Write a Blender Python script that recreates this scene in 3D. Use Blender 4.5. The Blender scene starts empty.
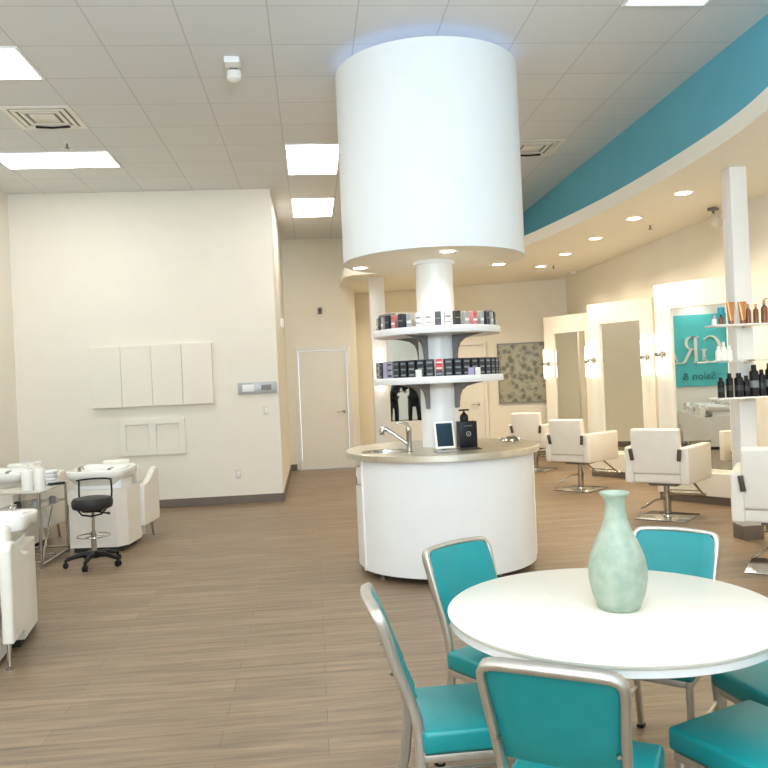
import bpy, bmesh, math, random
from mathutils import Vector, Matrix, Euler
random.seed(7)
PI = math.pi
C = bpy.context.scene.collection
scene = bpy.context.scene

# ------------------------------------------------------------ camera
YAW, PIT, ROL, FPX, EYE = 0.0896, -0.0038, -0.0439, 792.5, 1.49
F = Vector((math.sin(YAW)*math.cos(PIT), math.cos(YAW)*math.cos(PIT), math.sin(PIT)))
R0 = Vector((math.cos(YAW), -math.sin(YAW), 0)); U0 = R0.cross(F)
RR = R0*math.cos(ROL) + U0*math.sin(ROL); UU = U0*math.cos(ROL) - R0*math.sin(ROL)
cd = bpy.data.cameras.new('camera'); cam = bpy.data.objects.new('camera', cd); C.objects.link(cam)
cam.matrix_world = Matrix(((RR.x, UU.x, -F.x, 0), (RR.y, UU.y, -F.y, 0), (RR.z, UU.z, -F.z, EYE), (0, 0, 0, 1)))
cd.sensor_width = 36; cd.lens = FPX/768*36; cd.clip_start = .05; cd.clip_end = 200
scene.camera = cam
# ------------------------------------------------------------ world, light, exposure
w = bpy.data.worlds.new('daylight'); scene.world = w; w.use_nodes = True
w.node_tree.nodes['Background'].inputs[0].default_value = (.62, .78, 1, 1)
w.node_tree.nodes['Background'].inputs[1].default_value = 3.0
scene.view_settings.view_transform = 'Standard'; scene.view_settings.look = 'None'
scene.view_settings.gamma = 1; scene.view_settings.use_curve_mapping = False
scene.view_settings.exposure = 0.14
try:
    scene.cycles.use_denoising = True
    scene.cycles.max_bounces = 10; scene.cycles.diffuse_bounces = 6
    scene.cycles.sample_clamp_indirect = 6
except Exception: pass
def light(name, kind, loc, power, col, rot=(0,0,0), size=None, size_y=None, spot=None, blend=.6, shape=None):
    l = bpy.data.lights.new(name, kind); l.energy = power; l.color = col
    if kind == 'AREA':
        l.shape = shape or ('RECTANGLE' if size_y else 'SQUARE'); l.size = size
        if size_y: l.size_y = size_y
    if kind == 'SPOT': l.spot_size = spot; l.spot_blend = blend; l.shadow_soft_size = size or .05
    if kind == 'POINT': l.shadow_soft_size = size or .1
    o = bpy.data.objects.new(name, l); o.location = loc; o.rotation_euler = rot; C.objects.link(o); return o
CH = 4.028                       # ceiling height
DAY = (.80, .90, 1.0)
for i, x in enumerate((-2.3, 1.0)):           # daylight through the two shop windows
    light('window_daylight', 'AREA', (x, -3.9, 2.7), 55, DAY, (PI/2, 0, 0), 2.3, 1.3)
light('assumed_flash', 'AREA', (.6, -1.0, 2.25), 380, (.68, .85, 1.0), (math.radians(158), 0, 0), .5)   # added uplight brightening the near ceiling, standing in for an assumed flash

# ------------------------------------------------------------ materials
def newmat(name):
    m = bpy.data.materials.new(name); m.use_nodes = True
    return m, m.node_tree, m.node_tree.nodes['Principled BSDF']
def mat(name, col, rough=.5, metal=0., var=.03, scale=8., bump=0., coat=0., spec=None, stretch=None, trans=0., ior=None, sheen=0.):
    m, nt, b = newmat(name)
    b.inputs['Roughness'].default_value = rough; b.inputs['Metallic'].default_value = metal
    b.inputs['Coat Weight'].default_value = coat
    if spec is not None: b.inputs['Specular IOR Level'].default_value = spec
    if trans: b.inputs['Transmission Weight'].default_value = trans
    if ior: b.inputs['IOR'].default_value = ior
    tc = nt.nodes.new('ShaderNodeTexCoord'); mp = nt.nodes.new('ShaderNodeMapping')
    nt.links.new(tc.outputs['Object'], mp.inputs[0])
    if stretch: mp.inputs['Scale'].default_value = stretch
    n = nt.nodes.new('ShaderNodeTexNoise'); n.inputs['Scale'].default_value = scale; n.inputs['Detail'].default_value = 3
    nt.links.new(mp.outputs[0], n.inputs['Vector'])
    cr = nt.nodes.new('ShaderNodeValToRGB')
    cr.color_ramp.elements[0].position = .3; cr.color_ramp.elements[1].position = .7
    cr.color_ramp.elements[0].color = tuple(max(0, c*(1-var)) for c in col) + (1,)
    cr.color_ramp.elements[1].color = tuple(min(1, c*(1+var)) for c in col) + (1,)
    nt.links.new(n.outputs['Fac'], cr.inputs[0]); nt.links.new(cr.outputs[0], b.inputs['Base Color'])
    if bump:
        bp = nt.nodes.new('ShaderNodeBump'); bp.inputs['Strength'].default_value = bump; bp.inputs['Distance'].default_value = .01
        nt.links.new(n.outputs['Fac'], bp.inputs['Height']); nt.links.new(bp.outputs[0], b.inputs['Normal'])
    return m
def emit(name, col, strength):
    m, nt, b = newmat(name)
    b.inputs['Base Color'].default_value = col + (1,)
    b.inputs['Emission Color'].default_value = col + (1,); b.inputs['Emission Strength'].default_value = strength
    return m
M = {}
M['wall'] = mat('wall_paint', (.83, .785, .69), .75, var=.01, scale=3)
M['wall_far'] = mat('wall_paint_warm_lit', (.85, .80, .68), .75, var=.01, scale=3)  # wall paint with the warm lamp light of the far end tinted in
M['soffit'] = mat('soffit_paint', (.86, .82, .71), .7, var=.01)
M['trim'] = mat('trim_white', (.82, .785, .70), .45, var=.01)
M['base'] = mat('baseboard_taupe', (.16, .13, .105), .6, var=.05)
M['teal_wall'] = mat('teal_wall_paint', (.12, .42, .53), .7, var=.02, scale=3)
M['white'] = mat('white_laminate', (.84, .84, .83), .35, var=.008, scale=4)
M['drum'] = mat('drum_white', (.79, .81, .81), .65, var=.008, scale=2)
M['white_gloss'] = mat('white_gloss', (.87, .85, .79), .28, var=.006)
M['vinyl'] = mat('cream_vinyl', (.83, .79, .71), .42, var=.02, scale=14, bump=.04)
M['porcelain'] = mat('porcelain', (.85, .83, .78), .12, var=.005)
M['teal'] = mat('teal_vinyl', (.001, .245, .255), .38, var=.04, scale=20, bump=.05)
M['table_white'] = mat('table_laminate', (.84, .80, .71), .3, var=.006)
M['alu'] = mat('brushed_aluminium', (.60, .57, .52), .46, 1., var=.06, scale=30, stretch=(1, 1, .1))
M['chrome'] = mat('chrome', (.50, .48, .44), .14, 1., var=.02)
M['steel'] = mat('stainless_top', (.76, .71, .60), .36, 1., var=.10, scale=5, stretch=(1, 3, 1))
M['black'] = mat('black_plastic', (.009, .009, .010), .42, var=.1, spec=.3)
M['black_soft'] = mat('black_upholstery', (.014, .014, .013), .55, var=.1, scale=30, bump=.05)
M['dark_wood'] = mat('dark_wood', (.09, .065, .048), .45, var=.2, scale=20, stretch=(1, 1, .1))
M['grey'] = mat('grey_metal_paint', (.21, .20, .195), .5, var=.03)
M['silver'] = mat('silver_carton', (.42, .42, .43), .35, .3, var=.05)
M['screen'] = mat('dark_screen', (.02, .03, .045), .12, var=.02)
M['mirror'] = mat('mirror_glass', (.86, .88, .86), .015, 1., var=0)
M['copper'] = mat('copper_tube', (.50, .24, .09), .3, .5, var=.08)
M['copper_dark'] = mat('amber_bottle', (.20, .075, .03), .25, .1, var=.1)
M['red'] = mat('red_carton', (.70, .05, .04), .4, var=.03)
M['pink'] = mat('pink_carton', (.55, .22, .22), .4, var=.03)
M['lilac'] = mat('lilac_carton', (.45, .38, .62), .4, var=.03)
M['navy'] = mat('charcoal_carton', (.03, .03, .038), .4, var=.1)
M['label'] = mat('grey_label', (.20, .24, .24), .5, var=.1)
M['cyan'] = mat('turquoise_carton', (.03, .42, .55), .4, var=.03)
M['outlet'] = mat('switch_plate', (.70, .66, .58), .4, var=.01)
M['dark'] = mat('dark_recess', (.03, .028, .025), .8, var=.05)
M['skin'] = mat('skin', (.45, .24, .16), .5, var=.05)
M['cloth_black'] = mat('black_cloth', (.010, .010, .011), .8, var=.1, bump=.1)
M['hair'] = mat('brown_hair', (.05, .025, .012), .5, var=.3, scale=40, stretch=(1, 1, .1))
M['trolley_glass'] = mat('pale_trolley_top', (.55, .52, .45), .1, var=.02)
M['panel_emit'] = emit('troffer_diffuser', (1.0, .99, .97), 11.0)
M['panel_dim'] = emit('troffer_diffuser_dim', (.80, .88, .95), .75)
M['warm_emit'] = emit('downlight_lens', (1.0, .86, .66), 12.0)
M['sconce_emit'] = emit('sconce_tube', (1.0, .90, .72), 4.2)
M['cool_emit'] = emit('cove_strip', (.62, .74, 1.0), 1.0)
# frosted sea-glass vase
m, nt, b = newmat('frosted_glass'); M['vase'] = m
b.inputs['Roughness'].default_value = .45
tc = nt.nodes.new('ShaderNodeTexCoord'); vo = nt.nodes.new('ShaderNodeTexNoise'); vo.inputs['Scale'].default_value = 26; vo.inputs['Detail'].default_value = 6
nt.links.new(tc.outputs['Object'], vo.inputs['Vector']); cr = nt.nodes.new('ShaderNodeValToRGB')
cr.color_ramp.elements[0].position = .38; cr.color_ramp.elements[0].color = (.40, .50, .39, 1)
cr.color_ramp.elements[1].position = .66; cr.color_ramp.elements[1].color = (.54, .62, .50, 1)
nt.links.new(vo.outputs['Fac'], cr.inputs[0]); nt.links.new(cr.outputs[0], b.inputs['Base Color'])
b.inputs['Transmission Weight'].default_value = .25; b.inputs['Subsurface Weight'].default_value = .25
b.inputs['Subsurface Radius'].default_value = (.03, .03, .03)
# clear shelf glass
m, nt, b = newmat('shelf_glass'); M['glass'] = m
b.inputs['Base Color'].default_value = (.92, .97, .95, 1); b.inputs['Roughness'].default_value = .03
b.inputs['Transmission Weight'].default_value = .8; b.inputs['IOR'].default_value = 1.2
# wood plank floor: planks run along x
m, nt, b = newmat('plank_floor'); M['floor'] = m
b.inputs['Roughness'].default_value = .42
tc = nt.nodes.new('ShaderNodeTexCoord')
bk = nt.nodes.new('ShaderNodeTexBrick'); bk.offset = .37; bk.inputs['Scale'].default_value = 1
bk.inputs['Brick Width'].default_value = 1.22; bk.inputs['Row Height'].default_value = .152
bk.inputs['Mortar Size'].default_value = .0018; bk.inputs['Bias'].default_value = 0
bk.inputs['Color1'].default_value = (.232, .162, .100, 1); bk.inputs['Color2'].default_value = (.280, .199, .125, 1)
bk.inputs['Mortar'].default_value = (.15, .107, .072, 1)
nt.links.new(tc.outputs['Object'], bk.inputs['Vector'])
mp = nt.nodes.new('ShaderNodeMapping'); mp.inputs['Scale'].default_value = (1.1, 15, 1); nt.links.new(tc.outputs['Object'], mp.inputs[0])
n1 = nt.nodes.new('ShaderNodeTexNoise'); n1.inputs['Scale'].default_value = 1.6; n1.inputs['Detail'].default_value = 8; n1.inputs['Roughness'].default_value = .65
nt.links.new(mp.outputs[0], n1.inputs['Vector'])
r1 = nt.nodes.new('ShaderNodeValToRGB'); r1.color_ramp.elements[0].position = .32; r1.color_ramp.elements[0].color = (.60, .60, .61, 1)
r1.color_ramp.elements[1].position = .68; r1.color_ramp.elements[1].color = (1.28, 1.27, 1.25, 1)
nt.links.new(n1.outputs['Fac'], r1.inputs[0])
mx = nt.nodes.new('ShaderNodeMix'); mx.data_type = 'RGBA'; mx.blend_type = 'MULTIPLY'; mx.inputs[0].default_value = 1
nt.links.new(bk.outputs['Color'], mx.inputs[6]); nt.links.new(r1.outputs[0], mx.inputs[7]); nt.links.new(mx.outputs[2], b.inputs['Base Color'])
bp = nt.nodes.new('ShaderNodeBump'); bp.inputs['Strength'].default_value = .12; bp.inputs['Distance'].default_value = .004
nt.links.new(n1.outputs['Fac'], bp.inputs['Height']); nt.links.new(bp.outputs[0], b.inputs['Normal'])
# acoustic tile ceiling, 0.61 m grid
GX, GY, T = -1.4134, 5.3419, .61
m, nt, b = newmat('ceiling_tiles'); M['ceil'] = m
b.inputs['Roughness'].default_value = .85
tc = nt.nodes.new('ShaderNodeTexCoord'); mp = nt.nodes.new('ShaderNodeMapping'); mp.inputs['Location'].default_value = (-GX + 20*T, -GY + 20*T, 0)
nt.links.new(tc.outputs['Object'], mp.inputs[0])
bk = nt.nodes.new('ShaderNodeTexBrick'); bk.offset = 0; bk.squash = 1; bk.inputs['Scale'].default_value = 1
bk.inputs['Brick Width'].default_value = T; bk.inputs['Row Height'].default_value = T; bk.inputs['Mortar Size'].default_value = .0055
bk.inputs['Mortar Smooth'].default_value = .1
bk.inputs['Color1'].default_value = (.70, .705, .70, 1); bk.inputs['Color2'].default_value = (.72, .725, .72, 1); bk.inputs['Mortar'].default_value = (.54, .54, .535, 1)
nt.links.new(mp.outputs[0], bk.inputs['Vector']); nt.links.new(bk.outputs['Color'], b.inputs['Base Color'])
# patterned picture
m, nt, b = newmat('floral_print'); M['print'] = m
b.inputs['Roughness'].default_value = .25; b.inputs['Coat Weight'].default_value = .5
tc = nt.nodes.new('ShaderNodeTexCoord')
v1 = nt.nodes.new('ShaderNodeTexVoronoi'); v1.inputs['Scale'].default_value = 9; nt.links.new(tc.outputs['Object'], v1.inputs['Vector'])
n2 = nt.nodes.new('ShaderNodeTexNoise'); n2.inputs['Scale'].default_value = 22; nt.links.new(tc.outputs['Object'], n2.inputs['Vector'])
ad = nt.nodes.new('ShaderNodeMath'); ad.operation = 'MULTIPLY'; nt.links.new(v1.outputs['Distance'], ad.inputs[0]); nt.links.new(n2.outputs['Fac'], ad.inputs[1])
r2 = nt.nodes.new('ShaderNodeValToRGB'); r2.color_ramp.elements[0].position = .12; r2.color_ramp.elements[0].color = (.12, .12, .07, 1)
r2.color_ramp.elements[1].position = .3; r2.color_ramp.elements[1].color = (.38, .35, .24, 1)
nt.links.new(ad.outputs[0], r2.inputs[0]); nt.links.new(r2.outputs[0], b.inputs['Base Color'])

# ------------------------------------------------------------ mesh helpers
class MB:
    def __init__(s): s.v = []; s.f = []
    def add(s, verts, faces, mtx=None):
        o = len(s.v)
        s.v += [tuple(mtx @ Vector(p)) if mtx else tuple(p) for p in verts]
        s.f += [tuple(i+o for i in f) for f in faces]; return s
    def bm(s, b, mtx=None):
        b.verts.ensure_lookup_table(); b.verts.index_update()
        s.add([v.co for v in b.verts], [[v.index for v in f.verts] for f in b.faces], mtx); b.free(); return s
    def box(s, c, d, bev=0., rot=None, seg=2, mtx=None):
        b = bmesh.new(); bmesh.ops.create_cube(b, size=1)
        bmesh.ops.scale(b, vec=d, verts=b.verts)
        if bev: bmesh.ops.bevel(b, geom=list(b.edges), offset=bev, segments=seg, profile=.5, affect='EDGES')
        t = Matrix.Translation(c) @ (Euler(rot).to_matrix().to_4x4() if rot else Matrix())
        return s.bm(b, (mtx @ t) if mtx else t)
    def rbox(s, x0, x1, y0, y1, z0, z1, bev=0., seg=2):
        return s.box(((x0+x1)/2, (y0+y1)/2, (z0+z1)/2), (x1-x0, y1-y0, z1-z0), bev, seg=seg)
    def lathe(s, prof, c=(0, 0, 0), seg=32, a0=0., a1=2*PI, sx=1., sy=1., close=True):
        full = abs(a1-a0-2*PI) < 1e-6; n = seg if full else seg+1; V = []; Fc = []
        for k in range(n):
            a = a0+(a1-a0)*k/seg
            for r, z in prof: V.append((c[0]+r*math.cos(a)*sx, c[1]+r*math.sin(a)*sy, c[2]+z))
        P = len(prof)
        for k in range(seg):
            k2 = (k+1) % n
            for j in range(P-1): Fc.append((k*P+j, k2*P+j, k2*P+j+1, k*P+j+1))
        return s.add(V, Fc)
    def cyl(s, p0, p1, r0, r1=None, seg=16, cap=True):
        r1 = r0 if r1 is None else r1
        return s.tube([p0, p1], [r0, r1], seg, cap)
    def tube(s, path, r, seg=10, cap=True, closed=False):
        P = [Vector(p) for p in path]; n = len(P); rs = r if isinstance(r, (list, tuple)) else [r]*n
        V = []; Fc = []; up = None
        for i in range(n):
            a = P[i-1] if (i > 0 or closed) else P[i]; bq = P[(i+1) % n] if (i < n-1 or closed) else P[i]
            t = (bq-a).normalized()
            if up is None: up = Vector((0, 0, 1)) if abs(t.z) < .9 else Vector((1, 0, 0))
            sd = t.cross(up).normalized(); up = sd.cross(t).normalized()
            for k in range(seg):
                an = 2*PI*k/seg; V.append(P[i] + sd*rs[i]*math.cos(an) + up*rs[i]*math.sin(an))
        for i in range(n if closed else n-1):
            j = (i+1) % n
            for k in range(seg): Fc.append((i*seg+k, i*seg+(k+1) % seg, j*seg+(k+1) % seg, j*seg+k))
        if cap and not closed:
            Fc.append(tuple(range(seg))[::-1]); Fc.append(tuple((n-1)*seg+k for k in range(seg)))
        return s.add(V, Fc)
    def sweep(s, path, wd, dp, nrm, closed=False):      # flat tube: wd across (in-plane), dp along nrm
        P = [Vector(p) for p in path]; n = len(P); N = Vector(nrm).normalized(); V = []; Fc = []
        c = min(wd, dp)*.28
        sec = [(wd/2-c, dp/2), (-wd/2+c, dp/2), (-wd/2, dp/2-c), (-wd/2, -dp/2+c), (-wd/2+c, -dp/2), (wd/2-c, -dp/2), (wd/2, -dp/2+c), (wd/2, dp/2-c)]
        for i in range(n):
            a = P[i-1] if (i > 0 or closed) else P[i]; bq = P[(i+1) % n] if (i < n-1 or closed) else P[i]
            t = (bq-a).normalized(); sd = t.cross(N).normalized(); nn = sd.cross(t).normalized()
            for u, v in sec: V.append(P[i]+sd*u+nn*v)
        for i in range(n if closed else n-1):
            j = (i+1) % n
            for k in range(8): Fc.append((i*8+k, i*8+(k+1) % 8, j*8+(k+1) % 8, j*8+k))
        if not closed: Fc.append(tuple(range(8))[::-1]); Fc.append(tuple((n-1)*8+k for k in range(8)))
        return s.add(V, Fc)
    def prism(s, poly, z0, z1, mtx=None):               # poly in xy, counterclockwise
        n = len(poly); V = [(x, y, z0) for x, y in poly] + [(x, y, z1) for x, y in poly]
        Fc = [tuple(range(n))[::-1], tuple(range(n, 2*n))] + [(i, (i+1) % n, n+(i+1) % n, n+i) for i in range(n)]
        return s.add(V, Fc, mtx)
    def build(s, name, m, parent=None, smooth=True, ang=40):
        me = bpy.data.meshes.new(name); me.from_pydata(s.v, [], s.f)
        b = bmesh.new(); b.from_mesh(me); bmesh.ops.recalc_face_normals(b, faces=b.faces); b.to_mesh(me); b.free()
        me.materials.append(M[m] if isinstance(m, str) else m)
        if smooth:
            me.polygons.foreach_set('use_smooth', [True]*len(me.polygons))
            me.set_sharp_from_angle(angle=math.radians(ang))
        o = bpy.data.objects.new(name, me); C.objects.link(o)
        if parent: o.parent = parent
        return o
def tag(o, label, cat, group=None):
    o['label'] = label; o['category'] = cat
    if group: o['group'] = group
    return o
def struct(o): o['kind'] = 'structure'; return o
def thing(name, label, cat, loc=(0, 0, 0), rz=0., group=None):
    o = bpy.data.objects.new(name, None); C.objects.link(o); o.location = loc; o.rotation_euler = (0, 0, rz)
    o.empty_display_size = .1
    return tag(o, label, cat, group)
KIDS = {}
def dup(root, loc, rz, label, group=None):
    def cp(o, par):
        c = o.copy(); C.objects.link(c)
        if par: c.parent = par
        for ch in list(o.children): cp(ch, c)
        return c
    r = cp(root, None); r.location = loc; r.rotation_euler = (0, 0, rz); r['label'] = label
    if group: r['group'] = group
    return r
def arc(cx, cy, r, a0, a1, n):
    return [(cx+r*math.cos(a0+(a1-a0)*k/n), cy+r*math.sin(a0+(a1-a0)*k/n)) for k in range(n+1)]

# ============================================================ THE ROOM
FX0, FX1, FY0, FY1 = -3.7, 4.58, -4.0, 10.3
ZS, ZS2 = 3.18, 3.32                      # soffit underside / ledge top
struct(MB().rbox(-3.85, 4.73, -4.2, 15.6, -.1, 0).build('floor', 'floor', smooth=False))
struct(MB().rbox(-3.85, 4.73, -4.2, 15.6, CH, CH+.1).build('ceiling', 'ceil', smooth=False))
struct(MB().rbox(-3.85, FX0, -4.2, FY1+.15, 0, CH).build('wall_left', 'wall', smooth=False))
struct(MB().rbox(FX0, -.44, FY1, FY1+.15, 0, CH).build('wall_back', 'wall', smooth=False))
struct(MB().rbox(-.59, -.44, FY1+.15, 13.9, 0, CH).build('wall_passage', 'wall_far', smooth=False))
struct(MB().rbox(FX1, FX1+.15, -4.2, 14.1, 0, CH).build('wall_right', 'wall', smooth=False))
# far wall behind the counter with a door opening 1
mb = MB(); mb.rbox(-.59, -.25, 13.9, 14.05, 0, CH); mb.rbox(.62, .74, 13.9, 14.05, 0, CH); mb.rbox(-.25, .62, 13.9, 14.05, 2.11, CH)
struct(mb.build('wall_far', 'wall_far', smooth=False))
struct(MB().rbox(.70, .80, 14.05, 15.3, 0, CH).build('wall_jog', 'wall_far', smooth=False))
A0 = Vector((4.62, 13.82, 0)); A1 = Vector((.70, 15.25, 0)); AD = (A1-A0).normalized(); AN = Vector((AD.y, -AD.x, 0))
if AN.y > 0: AN = -AN
def wpt(x, off=0.):                        # a point of the slanting wall at x, pushed off towards the room
    t = (x-A0.x)/AD.x; p = A0+AD*t; return p+AN*off
AROT = math.atan2(-AN.x, AN.y) + PI        # local -y faces the room
AROT = math.atan2(-AD.y, -AD.x)
q = [A0, A1, A1-AN*.15, A0-AN*.15]
struct(MB().prism([(p.x, p.y) for p in q], 0, CH).build('wall_slanting', 'wall_far', smooth=False))
# front wall behind the camera with two shop windows
mb = MB()
for x0, x1, z0, z1 in ((-3.7, -3.45, 0, CH), (-1.15, -.15, 0, CH), (2.15, 4.58, 0, CH), (-3.45, -1.15, 0, 2.05), (-3.45, -1.15, 3.35, CH), (-.15, 2.15, 0, 2.05), (-.15, 2.15, 3.35, CH)):
    mb.rbox(x0, x1, -4.15, -4.0, z0, z1)
struct(mb.build('wall_front', 'wall', smooth=False))
for i, x0 in enumerate((-3.45, -.15)):
    w_ = struct(bpy.data.objects.new('window_%d' % (i+1), None)); C.objects.link(w_); w_.location = (x0+1.15, -4.07, 2.7)
    mb = MB()
    for a, b_, c_, d_ in ((-1.15, -1.09, -.65, .65), (1.09, 1.15, -.65, .65), (-1.09, 1.09, -.65, -.59), (-1.09, 1.09, .59, .65), (-.025, .025, -.59, .59)):
        mb.rbox(a, b_, -.03, .03, c_, d_)
    mb.build('window_frame', 'grey', w_, smooth=False)
# baseboards
bb = lambda n, *a: struct(MB().rbox(*a, 0, .105, .004).build(n, 'base', smooth=False))
bb('baseboard_back', FX0, -.43, FY1-.014, FY1)
bb('baseboard_passage', -.44, -.426, FY1, 13.9)
bb('baseboard_left', FX0, FX0+.014, -4, FY1-.014)
bb('baseboard_right', FX1-.014, FX1, -4, 13.8)
mb = MB(); mb.rbox(-.426, -.33, 13.886, 13.9, 0, .105); mb.rbox(.70, .74, 13.886, 13.9, 0, .105)
struct(mb.build('baseboard_far', 'base', smooth=False))
mb = MB(); a = wpt(4.5, .0); b_ = wpt(.85, .0)
mb.prism([(a.x, a.y), (b_.x, b_.y), (b_.x+AN.x*.014, b_.y+AN.y*.014), (a.x+AN.x*.014, a.y+AN.y*.014)], 0, .105)
struct(mb.build('baseboard_slanting', 'base', smooth=False))

# soffit: low ceiling with a curved edge over the styling side
edge = [(3.9, .3), (3.25, 1.6), (2.85, 2.8), (2.85, 3.7), (2.98, 4.5), (3.08, 5.0), (3.15, 5.4), (3.19, 5.9), (3.2, 6.6), (3.19, 7.3), (3.15, 8.1), (3.07, 8.85), (2.98, 9.5), (2.88, 10.2),
        (2.70, 10.9), (2.4, 11.5), (2.0, 11.95), (1.5, 12.25), (1.05, 12.40), (.78, 12.47), (.62, 12.6), (.55, 12.85), (.55, 13.899)]
def smooth_path(p, it=2):
    for _ in range(it):
        q = [p[0]]
        for i in range(len(p)-1):
            a, b_ = p[i], p[i+1]; q += [(a[0]*.75+b_[0]*.25, a[1]*.75+b_[1]*.25), (a[0]*.25+b_[0]*.75, a[1]*.25+b_[1]*.75)]
        q.append(p[-1]); p = q
    return p
ed = smooth_path(edge)
poly = ed + [(.74, 13.899), (.805, 15.19), (4.579, 13.81), (4.579, .3)]
struct(MB().prism(poly[::-1], ZS, ZS2).build('ceiling_soffit', 'soffit', ang=50))
struct(MB().rbox(3.4, 3.5, -3.99, 14.2, ZS2+.001, CH).build('wall_teal_fascia', 'teal_wall', smooth=False))
# square posts holding the soffit
def post(x, y, wd, lab):
    p = thing('support_post', lab, 'post', (x, y, 0), .0)
    MB().rbox(-wd/2, wd/2, -wd/2, wd/2, .0, ZS, .004).build('shaft', 'white', p)
    if x > 3: MB().rbox(-wd/2-.015, wd/2+.015, -wd/2-.015, wd/2+.015, 0, .12, .004).build('base_trim', 'base', p)
    return p
post(3.68, 6.52, .15, 'tall square white post on the right carrying the product shelves')
post(1.10, 12.9, .24, 'square white post behind the round counter beside the black reflections')

# doors
def door(n, loc, rz, wd, ht, handle_x):
    d = struct(bpy.data.objects.new('door_%d' % n, None)); C.objects.link(d); d.location = loc; d.rotation_euler = (0, 0, rz)
    MB().rbox(-wd/2, wd/2, -.0, .04, .008, ht, .003).build('door_leaf', 'trim', d, smooth=False)
    mb = MB(); mb.rbox(-wd/2-.07, -wd/2-.005, -.03, .08, 0, ht+.07, .004); mb.rbox(wd/2+.005, wd/2+.07, -.03, .08, 0, ht+.07, .004); mb.rbox(-wd/2-.005, wd/2+.005, -.03, .08, ht+.005, ht+.07, .004)
    mb.build('door_frame', 'trim', d, smooth=False)
    mb = MB(); hx = handle_x*wd/2; s_ = -1 if handle_x > 0 else 1
    mb.cyl((hx, 0, .99), (hx, -.012, .99), .03); mb.cyl((hx, -.01, .99), (hx, -.055, .99), .01); mb.tube([(hx, -.052, .99), (hx+s_*.05, -.054, .992), (hx+s_*.12, -.05, .985)], .01)
    mb.build('door_handle', 'chrome', d); return d
door(1, (.185, 13.90, 0), 0, .83, 2.07, .82)
p = wpt(2.76, .035); door(2, (p.x, p.y, 0), AROT, .80, 2.07, .72)
# ceiling troffers
def troffer(x0, x1, y0, y1, lab, mt='panel_emit'):
    t = thing('ceiling_light', lab, 'light', ((x0+x1)/2, (y0+y1)/2, CH)); hx, hy = (x1-x0)/2, (y1-y0)/2
    mb = MB(); f_ = .022
    mb.rbox(-hx, hx, -hy, -hy+f_, -.012, 0); mb.rbox(-hx, hx, hy-f_, hy, -.012, 0); mb.rbox(-hx, -hx+f_, -hy+f_, hy-f_, -.012, 0); mb.rbox(hx-f_, hx, -hy+f_, hy-f_, -.012, 0)
    mb.build('frame', 'white', t, smooth=False)
    MB().rbox(-hx+f_, hx-f_, -hy+f_, hy-f_, -.008, -.002).build('diffuser', mt, t, smooth=False)
    return t
gx = lambda i: GX+i*T
gy = lambda j: GY+j*T
troffer(gx(-3), gx(-1), gy(1), gy(2), 'bright ceiling light panel at the upper left edge, nearest of the lit panels')
troffer(gx(-3), gx(-1), gy(5)+.13, gy(6)+.13, 'wide bright ceiling light panel above the blank back wall on the left')
troffer(gx(2), gx(3), gy(5), gy(7), 'bright ceiling light panel partly hidden by the left side of the white drum')
troffer(gx(2), gx(3), gy(9), gy(11), 'small bright ceiling light panel over the passage to the far door')
troffer(gx(6), gx(7), gy(-2), gy(0), 'ceiling light panel at the top edge above the teal fascia', 'panel_dim')
for i, (x, y) in enumerate(((gx(-3), gy(-3)), (gx(-3), gy(-7)), (gx(-3), gy(-11)))): troffer(x, x+2*T, y, y+T, 'bright ceiling light panel behind the viewer on the left, row %s' % ('one', 'two', 'three')[i])
for i, y in enumerate((gy(-8), gy(-13))): troffer(gx(2), gx(3), y, y+2*T, 'bright ceiling light panel behind the viewer near the middle, %s' % ('nearer', 'farther')[i])
# air vents in the ceiling
def vent(x, y, lab):
    t = thing('air_vent', lab, 'vent', (x, y, CH))
    mb = MB(); h = T/2
    for k, (o_, z_) in enumerate(((h, 0), (h-.07, -.006), (h-.13, -.004))):
        i_ = o_-.035 if k else o_-.05
        mb.rbox(-o_, o_, -o_, -i_, z_-.008, z_); mb.rbox(-o_, o_, i_, o_, z_-.008, z_); mb.rbox(-o_, -i_, -i_, i_, z_-.008, z_); mb.rbox(i_, o_, -i_, i_, z_-.008, z_)
    mb.build('grille', 'trim', t, smooth=False)
    MB().rbox(-h+.06, h-.06, -h+.06, h-.06, -.004, -.001).build('duct_opening', 'grey', t, smooth=False)
    MB().rbox(-.11, .11, -.11, .11, -.012, -.005, .003).build('centre_plate', 'trim', t)
    MB().tube([(-.15, .2, -.02), (0, .22, -.022), (.16, .2, -.02)], .012, 8).build('damper_bar', 'black', t)
    return t
vent(gx(-2)+.31, gy(3)+.31, 'square ceiling air vent between the two light panels on the left')
vent(gx(6)+.31, gy(5)+.31, 'square ceiling air vent to the right of the white drum')
def sprinkler(x, y, z, lab):
    t = thing('fire_sprinkler', lab, 'sprinkler', (x, y, z))
    MB().cyl((0, 0, 0), (0, 0, -.006), .035).build('escutcheon', 'trim', t)
    MB().cyl((0, 0, -.006), (0, 0, -.05), .01).cyl((0, 0, -.05), (0, 0, -.054), .024).build('head', 'grey', t)
sprinkler(-2.36, 8.25, CH, 'small fire sprinkler in the tiled ceiling beyond the left air vent')
sprinkler(4.016, 8.97, ZS, 'small fire sprinkler in the low soffit, the nearer one')
sprinkler(3.81, 12.06, ZS, 'small fire sprinkler in the low soffit near the far wall')
t = thing('emergency_light', 'white emergency light fixture on the tiled ceiling left of the drum', 'light', (-.51, 6.2, CH))
MB().rbox(-.06, .06, -.06, .06, -.05, 0, .010).build('housing', 'white', t)
MB().lathe([(0, -.10), (.03, -.098), (.055, -.08), (.06, -.05), (.055, -.02), (0, -.02)], (0, .13, -.03)).build('lamp_head', 'white_gloss', t)
MB().rbox(-.03, .03, .05, .16, -.052, -.04).build('bracket', 'grey', t)
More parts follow.
